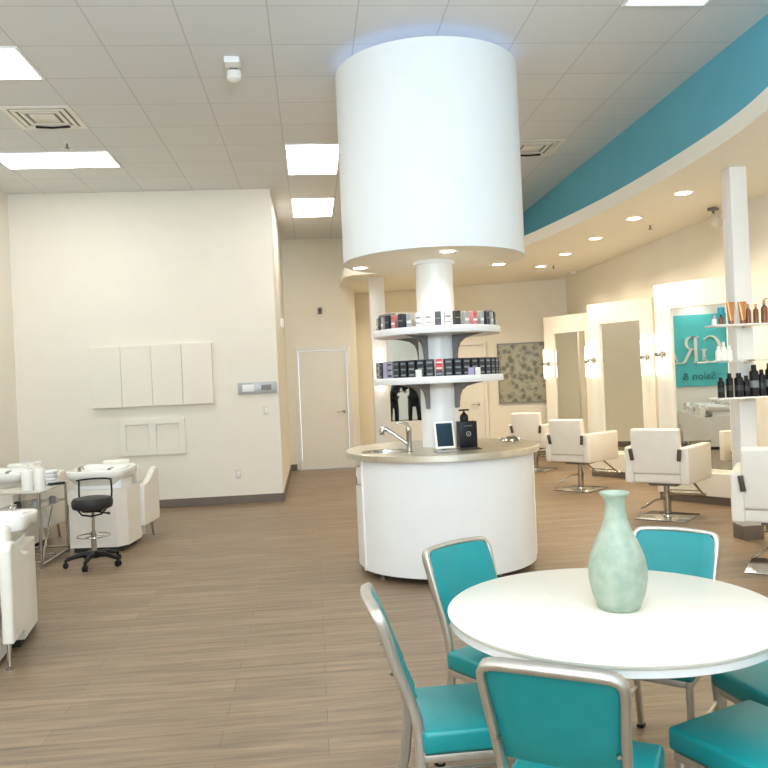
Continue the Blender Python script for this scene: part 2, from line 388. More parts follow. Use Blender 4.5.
t = thing('ceiling_speaker', 'white angled speaker hanging near the right wall beside the tall post', 'speaker', (4.33, 8.1, ZS), .5)
MB().rbox(-.05, .05, -.04, .04, -.03, 0, .005).cyl((0, 0, -.03), (0, 0, -.1), .014).build('mount', 'grey', t)
MB().box((0, -.02, -.15), (.15, .11, .11), .02, rot=(.5, .5, 0)).build('cabinet', 'outlet', t)
t = thing('smoke_detector', 'small round white detector on the soffit near the far right corner', 'detector', (4.42, 12.9, ZS))
MB().lathe([(0, -.045), (.04, -.042), (.06, -.02), (.065, 0), (0, 0)]).build('body', 'white', t)
# soffit downlights
def downlight(x, y, z, lab, power, col=(1., .85, .62), r=.075):
    t = thing('recessed_downlight', lab, 'light', (x, y, z))
    MB().lathe([(r, -.002), (r+.02, -.006), (r+.024, 0)]).build('trim_ring', 'white', t)
    MB().lathe([(0, -.003), (r, -.003)]).build('lens', 'warm_emit', t)
    l = light('downlight_beam', 'SPOT', (0, 0, -.03), power, col, spot=2.5, blend=.9, size=.06); l.parent = t
    return t
names = ('nearest of the five in the soffit, left of the tall post', 'second nearest of the five in the soffit', 'middle one of the five in the soffit', 'fourth of the five in the soffit', 'farthest of the five in the soffit')
for (y, nm) in zip((7.38, 8.56, 9.78, 10.99, 12.19), names): downlight(3.65, y, ZS, 'round recessed downlight, '+nm, 110)
for i, y in enumerate((6.0, 4.8, 3.6)[1:]): downlight(3.9, y, ZS, 'round recessed downlight beyond the right edge of view, %s' % ('first', 'second')[i], 80)

downlight(2.03, 13.2, ZS, 'added downlight hidden behind the pillar to brighten the far wall', 90)  # unseen lamp added to lift the dim far wall
downlight(1.20, 14.05, ZS, 'added downlight hidden behind the far square post to light the wall', 36)  # second unseen lamp, put in to light the slanting wall
# ============================================================ ROUND COUNTER WITH DRUM
CX, CY = 1.008, 6.30
t = thing('hanging_drum', 'huge white cylindrical drum hanging over the round counter', 'drum', (CX, CY, 0))
ZB, ZT, RD = 2.43, 3.925, .722
MB().lathe([(RD, ZB), (RD, ZT), (RD-.02, ZT), (RD-.02, ZB), (RD, ZB)], seg=96).build('shell', 'drum', t)
MB().lathe([(0, ZB+.0), (RD-.021, ZB+.0), (RD-.021, ZB+.018), (0, ZB+.018)], seg=96).build('underside', 'soffit', t)
MB().lathe([(RD-.16, ZT-.12), (RD-.06, ZT-.12), (RD-.06, ZT-.10), (RD-.16, ZT-.10), (RD-.16, ZT-.12)], seg=64).build('cove_light_strip', 'cool_emit', t)
MB().lathe([(0, ZT-.16), (RD-.02, ZT-.16), (RD-.02, ZT-.14), (0, ZT-.14)], seg=64).build('cove_tray', 'drum', t)
mb = MB()
for k in range(4): a = PI/4+k*PI/2; mb.cyl((.4*math.cos(a), .4*math.sin(a), ZT-.15), (.4*math.cos(a), .4*math.sin(a), CH), .012)
mb.build('hanger_rod', 'grey', t)
for (x, y), nm in zip(((.43, 6.52), (1.035, 5.80), (1.60, 6.55), (1.05, 6.88)), ('left side', 'front', 'right side', 'back')):
    downlight(x, y, ZB-.001, 'round downlight in the underside of the white drum, '+nm, 16, r=.052)
t = thing('pillar', 'round white pillar rising from the counter into the drum', 'pillar', (CX, CY, 0))
MB().lathe([(.15, .948), (.15, ZB-.003)], seg=48).build('shaft', 'white', t)
MB().lathe([(.15, ZB-.035), (.162, ZB-.03), (.168, ZB-.015), (.168, ZB-.002), (.14, ZB-.002)], seg=48).build('collar', 'white', t)
# counter
t = thing('round_counter', 'round white counter with a stainless top standing in the middle of the salon', 'counter', (CX, CY, 0))
a0, a1 = math.radians(203), math.radians(351)
MB().lathe([(0, .07), (.675, .07), (.675, .90), (0, .90)], seg=96).build('body', 'white', t)
MB().lathe([(.69, .055), (.715, .055), (.715, .897), (.69, .897), (.69, .055)], seg=64, a0=a0, a1=a1).build('curved_front_panel', 'white', t)
for a in (a0-.012, a1+.012):
    MB().box((.70*math.cos(a), .70*math.sin(a), .476), (.055, .022, .842), .003, rot=(0, 0, a)).build('edge_strip', 'white_gloss', t)
for k in range(3):
    aa = a1+.06+k*(a0+2*PI-a1-.12)/3; ab = aa+(a0+2*PI-a1-.12)/3-.015
    d = MB().lathe([(.677, .06), (.70, .06), (.70, .89), (.677, .89), (.677, .06)], seg=24, a0=aa, a1=ab).build('cabinet_door', 'white', t)
    ah = ab-.06 if k != 0 else aa+.06
    c_, s_ = math.cos(ah), math.sin(ah)
    MB().tube([(.70*c_, .70*s_, .70), (.73*c_, .73*s_, .70), (.73*c_, .73*s_, .84), (.70*c_, .70*s_, .84)], .006).build('handle', 'chrome', d)
MB().lathe([(.52, .0), (.52, .07)], seg=64).build('toe_kick', 'dark', t)
for deg in (210, 250, 300, 345, 30, 90, 150):
    a = math.radians(deg); MB().lathe([(.0, .07), (.018, .07), (.018, .012), (.03, .01), (.03, 0), (0, 0)], (.62*math.cos(a), .62*math.sin(a), 0), 16).build('foot', 'chrome', t)
# countertop with an oval hole left for the sink: built as ring sectors around the bowl
SX, SY, SRX, SRY = -.47, -.24, .185, .155
def top_mesh(z0, z1, R):
    n = 96; V = []; Fc = []
    for k in range(n):
        a = 2*PI*k/n; d = Vector((math.cos(a), math.sin(a)))
        # outer point along direction from the sink centre
        p0 = Vector((SX, SY)); bq = p0.dot(d); cq = p0.dot(p0)-R*R; tt = -bq+math.sqrt(bq*bq-cq); o_ = p0+d*tt
        i_ = p0+Vector((d.x*SRX, d.y*SRY))
        V += [(i_.x, i_.y, z0), (o_.x, o_.y, z0), (o_.x, o_.y, z1-.006), (o_.x*.993, o_.y*.993, z1), (i_.x, i_.y, z1)]
    for k in range(n):
        j = (k+1) % n
        for q in range(5): Fc.append((k*5+q, j*5+q, j*5+(q+1) % 5, k*5+(q+1) % 5))
    return MB().add(V, Fc)
top_mesh(.90, .947, .77).build('countertop', 'steel', t)
bw = MB().lathe([(1.0, .005), (1.05, .004), (1.05, .0), (.98, -.002), (.93, -.06), (.75, -.12), (.2, -.135), (0, -.135)], (0, 0, 0), 40)
bw.v = [(SX+x*SRX, SY+y*SRY, .947+z) for x, y, z in bw.v]
sk = bw.build('sink_bowl', 'chrome', t)
MB().lathe([(0, .815), (.03, .815), (.03, .812)], (SX, SY, 0)).build('drain', 'dark', sk)
# faucet
t = thing('faucet', 'chrome single lever faucet with pull-out spray beside the counter sink', 'faucet', (.70, 5.90, .947))
MB().lathe([(0, 0), (.03, 0), (.03, .006), (.021, .012), (.02, .15), (.022, .155), (.022, .185), (.012, .20), (0, .202)], seg=24).build('body', 'chrome', t)
mb = MB(); mb.tube([(0, 0, .055), (-.05, .01, .095), (-.13, .02, .155), (-.175, .03, .185)], [.015, .014, .015, .018], 14)
mb.tube([(-.175, .03, .185), (-.195, .03, .183), (-.2, .03, .15), (-.2, .03, .14)], [.018, .02, .02, .017], 14)
mb.build('spout', 'chrome', t)
MB().tube([(0, 0, .195), (-.01, 0, .215), (-.05, 0, .225), (-.10, 0, .222)], [.011, .010, .008, .006]).build('lever', 'chrome', t)
# tablet
t = thing('tablet', 'white framed tablet with a dark screen on a small stand on the counter', 'tablet', (.95, 5.78, .949), .12)
MB().box((0, 0, .125), (.150, .010, .205), .004, rot=(-.22, 0, 0)).build('frame', 'white_gloss', t)
MB().box((0, -.0062, .126), (.122, .003, .172), .0, rot=(-.22, 0, 0)).build('screen', 'screen', t)
MB().rbox(-.07, .07, -.05, .09, 0, .012, .005).box((0, .05, .06), (.04, .012, .11), .003, rot=(-.5, 0, 0)).build('stand', 'silver', t)
t = MB().rbox(-.08, .08, -.075, .075, 0, .004, .0015).build('counter_mat', 'dark'); t.location = (1.165, 5.93, .947); tag(t, 'small dark mat on the counter in front of the black box', 'mat')
t = thing('display_box', 'black square box with a round silver emblem on the counter', 'box', (1.17, 6.06, .951), .1)
MB().rbox(-.07, .07, -.05, .05, 0, .20, .004).build('box', 'black', t)
mb = MB(); mb.tube([(.017*math.cos(k*PI/8), -.0515, .105+.017*math.sin(k*PI/8)) for k in range(16)], .0032, 6, closed=True)
mb.rbox(-.002, .002, -.053, -.05, .098, .112); mb.build('round_emblem', 'silver', t)
mb = MB(); [mb.rbox(-.03+.013*k, -.03+.013*k+.008, -.0525, -.05, .163, .170) for k in range(5)]
mb.build('pale_lettering', 'label', t)
t = thing('spray_bottle', 'small black pump bottle standing on top of the black box', 'bottle', (1.155, 6.06, 1.151))
MB().lathe([(0, 0), (.032, 0), (.034, .03), (.028, .05), (.012, .062), (.012, .07), (0, .07)], seg=20).build('bottle_body', 'black', t)
MB().cyl((0, 0, .07), (0, 0, .085), .006).tube([(-.04, 0, .087), (.04, 0, .087)], .007).build('pump_head', 'black', t)
t = thing('metal_dish', 'small shiny upturned metal dish at the right end of the counter', 'dish', (1.63, 6.46, .949))
MB().lathe([(.085, 0), (.088, .004), (.075, .015), (.055, .03), (.03, .038), (0, .040)], seg=28).build('dish', 'chrome', t)
MB().tube([(-.06, -.02, .008), (-.10, -.03, .03), (-.12, -.035, .012)], .008).build('handle', 'chrome', t)
# round product shelves
def round_shelf(z0, z1, R, lab, br):
    t = thing('round_shelf', lab, 'shelf', (CX, CY, 0))
    MB().lathe([(.15, z1), (R, z1), (R+.003, z1-.004), (R+.003, z0+.004), (R, z0), (.15, z0)], seg=80).build('shelf_board', 'white', t)
    for k in range(4):
        a = PI/4+.05+k*PI/2
        prof = [(.15, 0), (.42, 0), (.35, -.012), (.26, -.032), (.212, -.065), (.192, -.11), (.184, -.16), (.182, -.20), (.15, -.20)]
        mb = MB(); V = []
        n = len(prof)
        for s_ in (-.012, .012): V += [(r, s_, z0+z) for r, z in prof]
        Fc = [tuple(range(n)), tuple(range(n, 2*n))[::-1]] + [(i, (i+1) % n, n+(i+1) % n, n+i) for i in range(n)]
        mb.add(V, Fc, Matrix.Rotation(a, 4, 'Z')); mb.build('bracket', 'grey', t, smooth=False)
    return t
round_shelf(1.832, 1.885, .505, 'upper round white shelf ringing the pillar', 0)
round_shelf(1.455, 1.508, .512, 'lower round white shelf ringing the pillar', 0)
def carton(name, sx, sy, sz, m, strips=()):
    t = thing(name, 'x', 'box')
    MB().rbox(-sx/2, sx/2, -sy/2, sy/2, 0, sz, .002, 1).build('carton', m, t)
    for z0, z1, mm in strips: MB().rbox(-sx*.42, sx*.42, -sy/2-.0012, -sy/2-.0002, z0, z1).build('label_strip', mm, t, smooth=False)
    return t
protos = {}
def put(key, maker, loc, rz, lab, group=None):
    if key not in protos:
        protos[key] = o = maker(); o.location = loc; o.rotation_euler = (0, 0, rz); o['label'] = lab
        if group: o['group'] = group
        return o
    o = dup(protos[key], loc, rz, lab, group)
    if not group and 'group' in o: del o['group']
    return o
kA = lambda: carton('product_carton', .042, .05, .100, 'silver', ((.03, .05, 'white'),))
kB = lambda: carton('product_carton', .046, .05, .106, 'navy', ((.05, .058, 'label'),))
kC = lambda: carton('product_carton', .042, .05, .103, 'white', ((.02, .03, 'silver'), (.06, .07, 'label')))
kP = lambda: carton('product_carton', .042, .05, .102, 'pink', ((.03, .045, 'white'), (.075, .085, 'red')))
NU = 40
for k in range(NU):
    a = -PI/2 + (k-NU/2)*2*PI/NU + .03
    loc = (CX+.455*math.cos(a), CY+.455*math.sin(a), 1.885); rz = a+PI/2
    if k == 14: put('P', kP, loc, rz, 'pink and white product carton left of centre on the upper round shelf')
    elif k == 23: put('P', kP, loc, rz, 'pink and white product carton right of centre on the upper round shelf')
    elif k in (17, 18, 20): put('C', kC, loc, rz, 'white product carton among the front row of the upper round shelf', 'white cartons on the upper round shelf')
    elif k % 2: put('B', kB, loc, rz, 'black product carton on the upper round shelf', 'black cartons on the upper round shelf')
    else: put('A', kA, loc, rz, 'silver grey product carton on the upper round shelf', 'grey cartons on the upper round shelf')
for s_, lab in ((-1, 'flat grey box lying on the cartons at the left of the upper round shelf'), (1, 'flat grey box lying on the cartons at the right of the upper round shelf')):
    a = -PI/2+s_*1.25
    o = MB().rbox(-.10, .10, -.03, .03, 0, .016, .003).build('flat_box', 'grey'); o.location = (CX+.43*math.cos(a), CY+.43*math.sin(a), 1.993); o.rotation_euler = (0, 0, a+PI/2); tag(o, lab, 'box')
kD = lambda: carton('colour_box', .050, .09, .042, 'navy', ((.012, .024, 'label'),))
kG = lambda: carton('colour_box', .050, .09, .042, 'silver', ((.012, .024, 'navy'),))
NL = 44
for k in range(NL):
    a = -PI/2 + (k-NL/2)*2*PI/NL
    if math.cos(a+PI/2) < -.45: continue
    for j in range(3):
        loc = (CX+.452*math.cos(a), CY+.452*math.sin(a), 1.508+j*.043); rz = a+PI/2
        if k == 21 and j > 0: put('R%d' % j, lambda: carton('colour_box', .050, .09, .042, 'red', ((.012, .02, 'white'),)), loc, rz, 'bright red box of hair colour, %s of two, on the lower round shelf' % ('lower', 'upper')[j-1])
        elif k == 14: put('L', lambda: carton('colour_box', .050, .09, .042, 'lilac', ((.012, .024, 'silver'),)), loc, rz, 'lilac box of hair colour stacked on the left of the lower round shelf', 'lilac colour boxes on the lower round shelf')
        elif k in (12, 15): put('G', kG, loc, rz, 'grey box of hair colour stacked on the left of the lower round shelf', 'grey colour boxes on the lower round shelf')
        else: put('D', kD, loc, rz, 'black box of hair colour stacked on the lower round shelf', 'black colour boxes on the lower round shelf')
for a, m_, lab in ((-26, 'white_gloss', 'small white box standing in front of the stacks at the left of the lower shelf'), (20, 'lilac', 'small lilac box standing in front of the stacks at the right of the lower shelf'), (27, 'white_gloss', 'small white box beside the lilac one at the right of the lower shelf')):
    o = MB().rbox(-.024, .024, -.006, .006, 0, .055, .002).build('small_box', m_); aa = -PI/2+math.radians(a)
    o.location = (CX+.4995*math.cos(aa)*1.0, CY+.4995*math.sin(aa), 1.508); o.rotation_euler = (0, 0, aa+PI/2); tag(o, lab, 'box')

# ============================================================ STYLING SIDE
SD = Vector((math.cos(math.radians(-57.5)), math.sin(math.radians(-57.5)), 0)); SROT = math.radians(-57.5)
def sconce(parent_loc, rz, lab):
    t = thing('wall_sconce', lab, 'sconce', parent_loc, rz)        # local -y faces the room
    MB().cyl((0, 0, 0), (0, -.02, 0), .04).cyl((0, -.02, 0), (0, -.06, 0), .014).build('bracket', 'chrome', t)
    MB().lathe([(.036, -.025), (.038, -.02), (.038, .02), (.036, .025)], (0, -.095, 0), 20).build('band', 'chrome', t)
    for s_ in (-1, 1):
        z0, z1 = (s_*.02, s_*.25)
        MB().lathe([(0, z0), (.029, z0), (.029, z1-s_*.03), (.022, z1-s_*.008), (0, z1)], (0, -.095, 0), 20).build('glass_tube', 'sconce_emit', t)
    return t
def station(loc, rz, lab, sl, sr, W_=1.06, H_=2.45):
    t = thing('mirror_station', lab, 'mirror', loc, rz)            # local x along the width, -y faces the room
    mb = MB(); d = .08; sw = .20
    mb.rbox(0, sw, 0, d, .34, H_, .003); mb.rbox(W_-sw, W_, 0, d, .34, H_, .003); mb.rbox(sw, W_-sw, 0, d, H_-.29, H_, .003); mb.rbox(sw, W_-sw, 0, d, .34, .37, .003)
    mb.build('frame', 'trim', t, smooth=False)
    MB().rbox(sw, W_-sw, .03, .04, .37, H_-.29).build('mirror_glass', 'mirror', t, smooth=False)
    MB().rbox(sw, W_-sw, .042, d, .37, H_-.29).build('backing', 'trim', t, smooth=False)
    MB().rbox(0, W_, -.08, d, .09, .34, .004).build('base_cabinet', 'trim', t, smooth=False)
    MB().rbox(.01, W_-.01, -.05, d, 0, .09).build('toe_kick', 'base', t, smooth=False)
    R_ = Matrix.Rotation(rz, 3, 'Z')
    for x, lb in ((sw/2-.01, sl), (W_-sw/2, sr)):
        p = Vector(loc)+R_ @ Vector((x, 0, 1.655)); sconce(p, rz, lb)
    return t
station((3.94, 8.79, 0), SROT, 'white framed mirror station reflecting the turquoise sign', 'glowing tube sconce on the left stile of the mirror reflecting the sign', 'glowing tube sconce on the right stile of the mirror reflecting the sign')
station((3.965, 11.08, 0), SROT, 'white framed mirror station, middle one of the row, behind the second chair', 'glowing tube sconce on the left stile of the middle mirror station', 'glowing tube sconce on the right stile of the middle mirror station')
station((3.965, 13.25, 0), SROT, 'white framed mirror station beside the patterned picture, farthest on the right', 'glowing tube sconce nearest the patterned picture', 'glowing tube sconce on the right stile of the farthest mirror station')
station((4.12, 6.58, 0), SROT, 'white framed mirror station behind the product shelves at the right edge', 'glowing tube sconce behind the product bottles at the right edge', 'glowing tube sconce beyond the right edge of view', W_=.78)
# mirror behind the counter, next to the far post
t = thing('mirror_station', 'mirror panel behind the round counter reflecting two figures in black', 'mirror', (1.22, 12.80, 0))
mb = MB(); mb.rbox(.0, .02, 0, .1, .0, 2.6); mb.rbox(.62, .8, 0, .1, 0, 2.6); mb.rbox(.02, .62, 0, .1, 2.35, 2.6); mb.rbox(.02, .62, 0, .1, 0, .82); mb.build('frame', 'trim', t, smooth=False)
MB().rbox(.02, .62, .03, .04, .82, 2.35).build('mirror_glass', 'mirror', t, smooth=False)
sconce((1.10, 12.78, 1.67), 0, 'glowing tube sconce on the far post behind the round shelves').scale = (1.3, 1, 1.45)

def styling_chair(lab):
    t = thing('styling_chair', lab, 'chair')                       # faces +y
    MB().rbox(-.25, .25, -.25, .25, 0, .012, .003).build('base_plate', 'chrome', t)
    MB().lathe([(0, .012), (.055, .012), (.05, .03), (.038, .035), (.038, .24), (.03, .24), (.03, .36), (0, .36)], seg=24).build('hydraulic_column', 'chrome', t)
    MB().tube([(0, 0, .20), (-.08, -.10, .19), (-.16, -.17, .13), (-.2, -.2, .11)], .009).build('pump_lever', 'chrome', t)
    MB().rbox(-.14, .14, -.12, .14, .34, .385, .005).build('under_plate', 'grey', t)
    MB().rbox(-.235, .235, -.27, .30, .385, .49, .02, 3).build('seat_base', 'vinyl', t)
    MB().rbox(-.235, .235, -.20, .31, .485, .57, .03, 4).build('seat_cushion', 'vinyl', t)
    MB().box((0, -.275, .715), (.47, .09, .46), .022, rot=(.10, 0, 0), seg=4).build('backrest', 'vinyl', t)
    for s_ in (-1, 1):
        mb = MB(); Rm = Matrix.Translation((s_*.285, 0, 0)) @ Matrix.Rotation(-s_*.06, 4, 'Z')
        mb.box((0, .03, .57), (.09, .66, .37), .018, seg=3, mtx=Rm)
        mb.build('armrest', 'vinyl', t)
        MB().box((s_*.232, -.325, .68), (.038, .016, .12), .003, rot=(.10, s_*.12, 0)).build('side_bar', 'dark_wood', t)
    mb = MB()
    for s_ in (-1, 1): mb.tube([(s_*.15, .25, .39), (s_*.16, .50, .25), (s_*.17, .66, .15)], .013)
    mb.tube([(-.20, .66, .15), (.20, .66, .15)], .016); mb.tube([(-.165, .58, .20), (.165, .58, .20)], .009)
    mb.build('footrest', 'chrome', t); return t
c0 = styling_chair('cream styling chair nearest the tall post, right edge of view'); c0.location = (3.36, 5.47, 0); c0.rotation_euler = (0, 0, math.radians(-36))
c0.scale = (1, 1, .965)
c1 = dup(c0, (3.49, 7.67, 0), math.radians(-42), 'cream styling chair in front of the mirror reflecting the sign')
c2 = dup(c0, (3.35, 9.85, 0), math.radians(-50), 'cream styling chair in front of the middle mirror station')
c3 = dup(c0, (3.41, 12.1, 0), math.radians(-40), 'cream styling chair farthest away, below the patterned picture')

# picture on the slanting wall
p = wpt(3.80, .0)
t = thing('framed_picture', 'framed picture with grey-green floral pattern on the far wall', 'picture', (p.x, p.y, 1.53), AROT)
MB().rbox(-.42, .42, -.025, -.001, -.53, .53).build('print', 'print', t, smooth=False)
mb = MB()
for a in ((-.44, -.415, -.545, .545), (.415, .44, -.545, .545), (-.415, .415, .52, .545), (-.415, .415, -.545, -.52)): mb.rbox(a[0], a[1], -.035, -.001, a[2], a[3])
mb.build('frame', 'grey', t, smooth=False)

# shelves on the tall post and products
def glass_shelf(x0, x1, z, lab):
    t = thing('glass_shelf', lab, 'shelf', ((x0+x1)/2, 6.31, z), 0); h = (x1-x0)/2
    MB().rbox(-h, h, -.09, .09, -.014, 0, .002).build('pane', 'white' if z != 1.535 else 'glass', t, smooth=False)
    MB().rbox(.0+3.68-(x0+x1)/2-.03, 3.68-(x0+x1)/2+.03, .09, .113, -.03, .0).build('bracket', 'chrome', t, smooth=False)
glass_shelf(3.30, 4.10, 1.832, 'top product shelf on the tall post, holding copper tubes')
glass_shelf(3.22, 4.05, 1.535, 'middle glass shelf on the tall post, holding white bottles')
glass_shelf(3.31, 4.15, 1.228, 'bottom product shelf on the tall post, holding black bottles')
def bottle(name, prof, m, cap=None, capm='black'):
    t = thing(name, 'x', 'bottle')
    MB().lathe(prof, seg=18).build('bottle_body', m, t)
    if cap: MB().lathe(cap, seg=16).build('cap', capm, t)
    return t
def tubep(h, r, m):
    t = thing('squeeze_tube', 'x', 'tube'); n = 16; V = []; Fc = []
    for k in range(n):
        a = 2*PI*k/n; V += [(r*.62*math.cos(a), r*.62*math.sin(a), .03), (r*.85*math.cos(a), r*.6*math.sin(a), h*.5), (r*1.15*math.cos(a), .006*math.sin(a), h)]
    for k in range(n):
        j = (k+1) % n; Fc += [(k*3, j*3, j*3+1, k*3+1), (k*3+1, j*3+1, j*3+2, k*3+2)]
    Fc += [tuple(k*3 for k in range(n))[::-1], tuple(k*3+2 for k in range(n))]
    MB().add(V, Fc).build('tube_body', m, t); MB().lathe([(0, 0), (r*.6, 0), (r*.6, .03), (0, .03)], seg=16).build('cap', 'copper_dark', t); return t
slim = lambda h, r: [(0, 0), (r, 0), (r, h*.62), (r*.8, h*.72), (r*.4, h*.78), (r*.38, h*.82), (0, h*.82)]
capf = lambda h, r: [(0, h*.82), (r*.5, h*.82), (r*.45, h), (0, h)]
YP = 6.30
def place(o, x, z, lab, dy=0., rz=0., group=None):
    o.location = (x, YP+dy, z); o.rotation_euler = (0, 0, rz); o['label'] = lab
    if group: o['group'] = group
    return o
Z1 = 1.832
jr = thing('small_jar', 'x', 'jar'); MB().lathe([(0, 0), (.02, 0), (.02, .05), (0, .05)], seg=16).build('jar_body', 'white_gloss', jr); MB().lathe([(0, .05), (.016, .05), (.014, .075), (0, .08)], seg=12).build('cap', 'silver', jr)
place(jr, 3.335, Z1, 'small white jar, leftmost on the top product shelf')
place(bottle('small_bottle', slim(.085, .018), 'copper_dark', capf(.085, .018)), 3.395, Z1, 'small dark brown bottle beside the white jar on the top product shelf')
o = MB().rbox(-.022, .022, -.02, .02, 0, .15, .002).build('carton', 'cyan'); tag(o, 'slim turquoise carton beside the copper tubes on the top product shelf', 'box'); o.location = (3.425, YP+.05, Z1)
tb = tubep(.185, .034, 'copper'); place(tb, 3.47, Z1, 'copper squeeze tube, left one of two on the top product shelf', -.02)
place(dup(tb, (0, 0, 0), 0, ''), 3.572, Z1, 'copper squeeze tube, right one of two on the top product shelf', -.02)
b1 = bottle('pump_bottle', slim(.165, .022), 'copper_dark', capf(.165, .022), 'copper')
place(b1, 3.632, Z1, 'amber bottle just right of the copper tubes'); place(dup(b1, (0, 0, 0), 0, ''), 3.70, Z1, 'amber bottle in the middle of the right-hand three on the top shelf')
b2 = bottle('pump_bottle', slim(.19, .028), 'copper_dark', capf(.19, .028), 'copper'); place(b2, 3.775, Z1, 'tallest amber bottle with curved pump, right end of the top product shelf')
MB().tube([(0, 0, .185), (.0, 0, .2), (.03, -.0, .205)], .006).build('pump_spout', 'copper', b2)
for x, h, lab in ((3.36, .12, 'left'), (3.405, .155, 'middle'), (3.455, .12, 'right')):
    place(bottle('white_bottle', slim(h, .024), 'white_gloss', capf(h, .024), 'white_gloss'), x, 1.535, 'white bottle, %s of three on the middle glass shelf' % lab, 0)
labs = ('leftmost short black bottle on the bottom product shelf', 'second black bottle from the left on the bottom product shelf', 'wide black tube third from the left on the bottom product shelf', 'black bottle right of the wide black tube on the bottom product shelf',
        'tall black bottle left of the middle on the bottom product shelf', 'short black bottle between the two tallest on the bottom product shelf', 'tall black bottle near the right edge on the bottom product shelf', 'black bottle beyond the right edge on the bottom product shelf')
for (x, h, r, lab) in zip((3.365, 3.44, 3.52, 3.585, 3.655, 3.72, 3.79, 3.87), (.168, .20, .20, .175, .262, .22, .27, .24), (.027, .028, .036, .026, .036, .028, .033, .03), labs):
    bt = bottle('black_bottle', [(0, 0), (r, 0), (r, h*.78), (r*.55, h*.84), (0, h*.84)], 'black', [(0, h*.84), (r*.6, h*.84), (r*.55, h), (0, h)])
    MB().lathe([(r+.0006, h*.28), (r+.0006, h*.5)], seg=18).build('label_band', 'label' if int(x*100) % 2 else 'navy', bt)
    place(bt, x, 1.228, lab, -.01)

# turquoise sign on the left wall, seen in the mirror (local x = world +y)
t = thing('wall_sign', 'turquoise sign with large serif letters on the left wall, seen in a mirror', 'sign', (FX0, 7.53, 0), PI/2)
M['sign'] = mat('sign_turquoise', (.08, .46, .46), .6, var=.01)
M['letter'] = mat('letter_cream', (.74, .72, .62), .5, var=.01)
M['small_letter'] = mat('letter_dark_teal', (.02, .16, .17), .5, var=.01)
MB().rbox(0, 1.55, -.02, 0, 1.10, 2.56, .003).build('sign_panel', 'sign', t, smooth=False)
def stroke(mb, pts, ws, y0=-.04, y1=-.02):         # flat ribbon with varying width in the sign plane (x, z)
    n = len(pts); L = []; Rr = []
    for i in range(n):
        a = Vector(pts[max(0, i-1)]); bq = Vector(pts[min(n-1, i+1)]); d = (bq-a).normalized(); p_ = Vector(pts[i]); nn = Vector((-d.y, d.x))*ws[i]/2
        L.append(p_+nn); Rr.append(p_-nn)
    V = []
    for y in (y0, y1): V += [(p_.x, y, p_.y) for p_ in L] + [(p_.x, y, p_.y) for p_ in Rr]
    m_ = 2*n; Fc = []
    for i in range(n-1):
        Fc += [(i, i+1, n+i+1, n+i), (m_+i, m_+n+i, m_+n+i+1, m_+i+1), (i, m_+i, m_+i+1, i+1), (n+i, n+i+1, m_+n+i+1, m_+n+i)]
    Fc += [(0, n, m_+n, m_), (n-1, m_+n-1, m_+2*n-1, 2*n-1)]
    mb.add(V, Fc)
mb = MB(); pts = []; ws = []                        # G
for k in range(25):
    a = math.radians(48+k*11.6); pts.append((.36+.17*math.cos(a), 1.845+.265*math.sin(a))); ws.append(.025+.045*max(0, -math.cos(a))**1.2)
stroke(mb, pts, ws); stroke(mb, [(.49, 1.62), (.49, 1.84)], [.055, .055]); stroke(mb, [(.43, 1.84), (.545, 1.84)], [.022, .022]); stroke(mb, [(.475, 2.08), (.475, 1.98)], [.02, .008])
mb.build('letter_g', 'letter', t, smooth=False)
mb = MB(); stroke(mb, [(.64, 1.57), (.64, 2.12)], [.06, .06]); stroke(mb, [(.58, 2.11), (.72, 2.11)], [.022, .022]); stroke(mb, [(.58, 1.58), (.70, 1.58)], [.022, .022])
pts = [(.68, 2.11)]+[(.72+.10*math.cos(math.radians(90-k*20)), 1.985+.125*math.sin(math.radians(90-k*20))) for k in range(10)]+[(.66, 1.86)]
stroke(mb, pts, [.022]*2+[.035, .045, .055, .055, .055, .045, .035, .025, .022, .022]); stroke(mb, [(.73, 1.86), (.80, 1.72), (.86, 1.60), (.92, 1.58)], [.05, .055, .05, .02])
mb.build('letter_r', 'letter', t, smooth=False)
mb = MB(); stroke(mb, [(.99, 1.57), (1.15, 2.12)], [.025, .025]); stroke(mb, [(1.15, 2.12), (1.32, 1.57)], [.06, .06]); stroke(mb, [(1.06, 1.76), (1.24, 1.76)], [.022, .022])
stroke(mb, [(.93, 1.58), (1.05, 1.58)], [.022, .022]); stroke(mb, [(1.25, 1.58), (1.39, 1.58)], [.022, .022])
mb.build('letter_a', 'letter', t, smooth=False)
tx = bpy.data.curves.new('small_writing', 'FONT'); tx.body = 'Salon &'; tx.size = .21; tx.extrude = .004; tx.align_x = 'LEFT'
to = bpy.data.objects.new('small_writing', tx); C.objects.link(to); bpy.context.view_layer.update()
dg = bpy.context.evaluated_depsgraph_get(); me = bpy.data.meshes.new_from_object(to.evaluated_get(dg)); bpy.data.objects.remove(to)
me.materials.clear(); me.materials.append(M['small_letter'])
to = bpy.data.objects.new('small_writing', me); C.objects.link(to); to.parent = t; to.location = (.28, -.026, 1.24); to.rotation_euler = (PI/2, 0, 0)
light('sign_spotlight', 'SPOT', (FX0+.45, 8.18, 3.2), 30, (.9, 1, 1), (0, math.radians(22), 0), spot=1.1, blend=.8, size=.04)

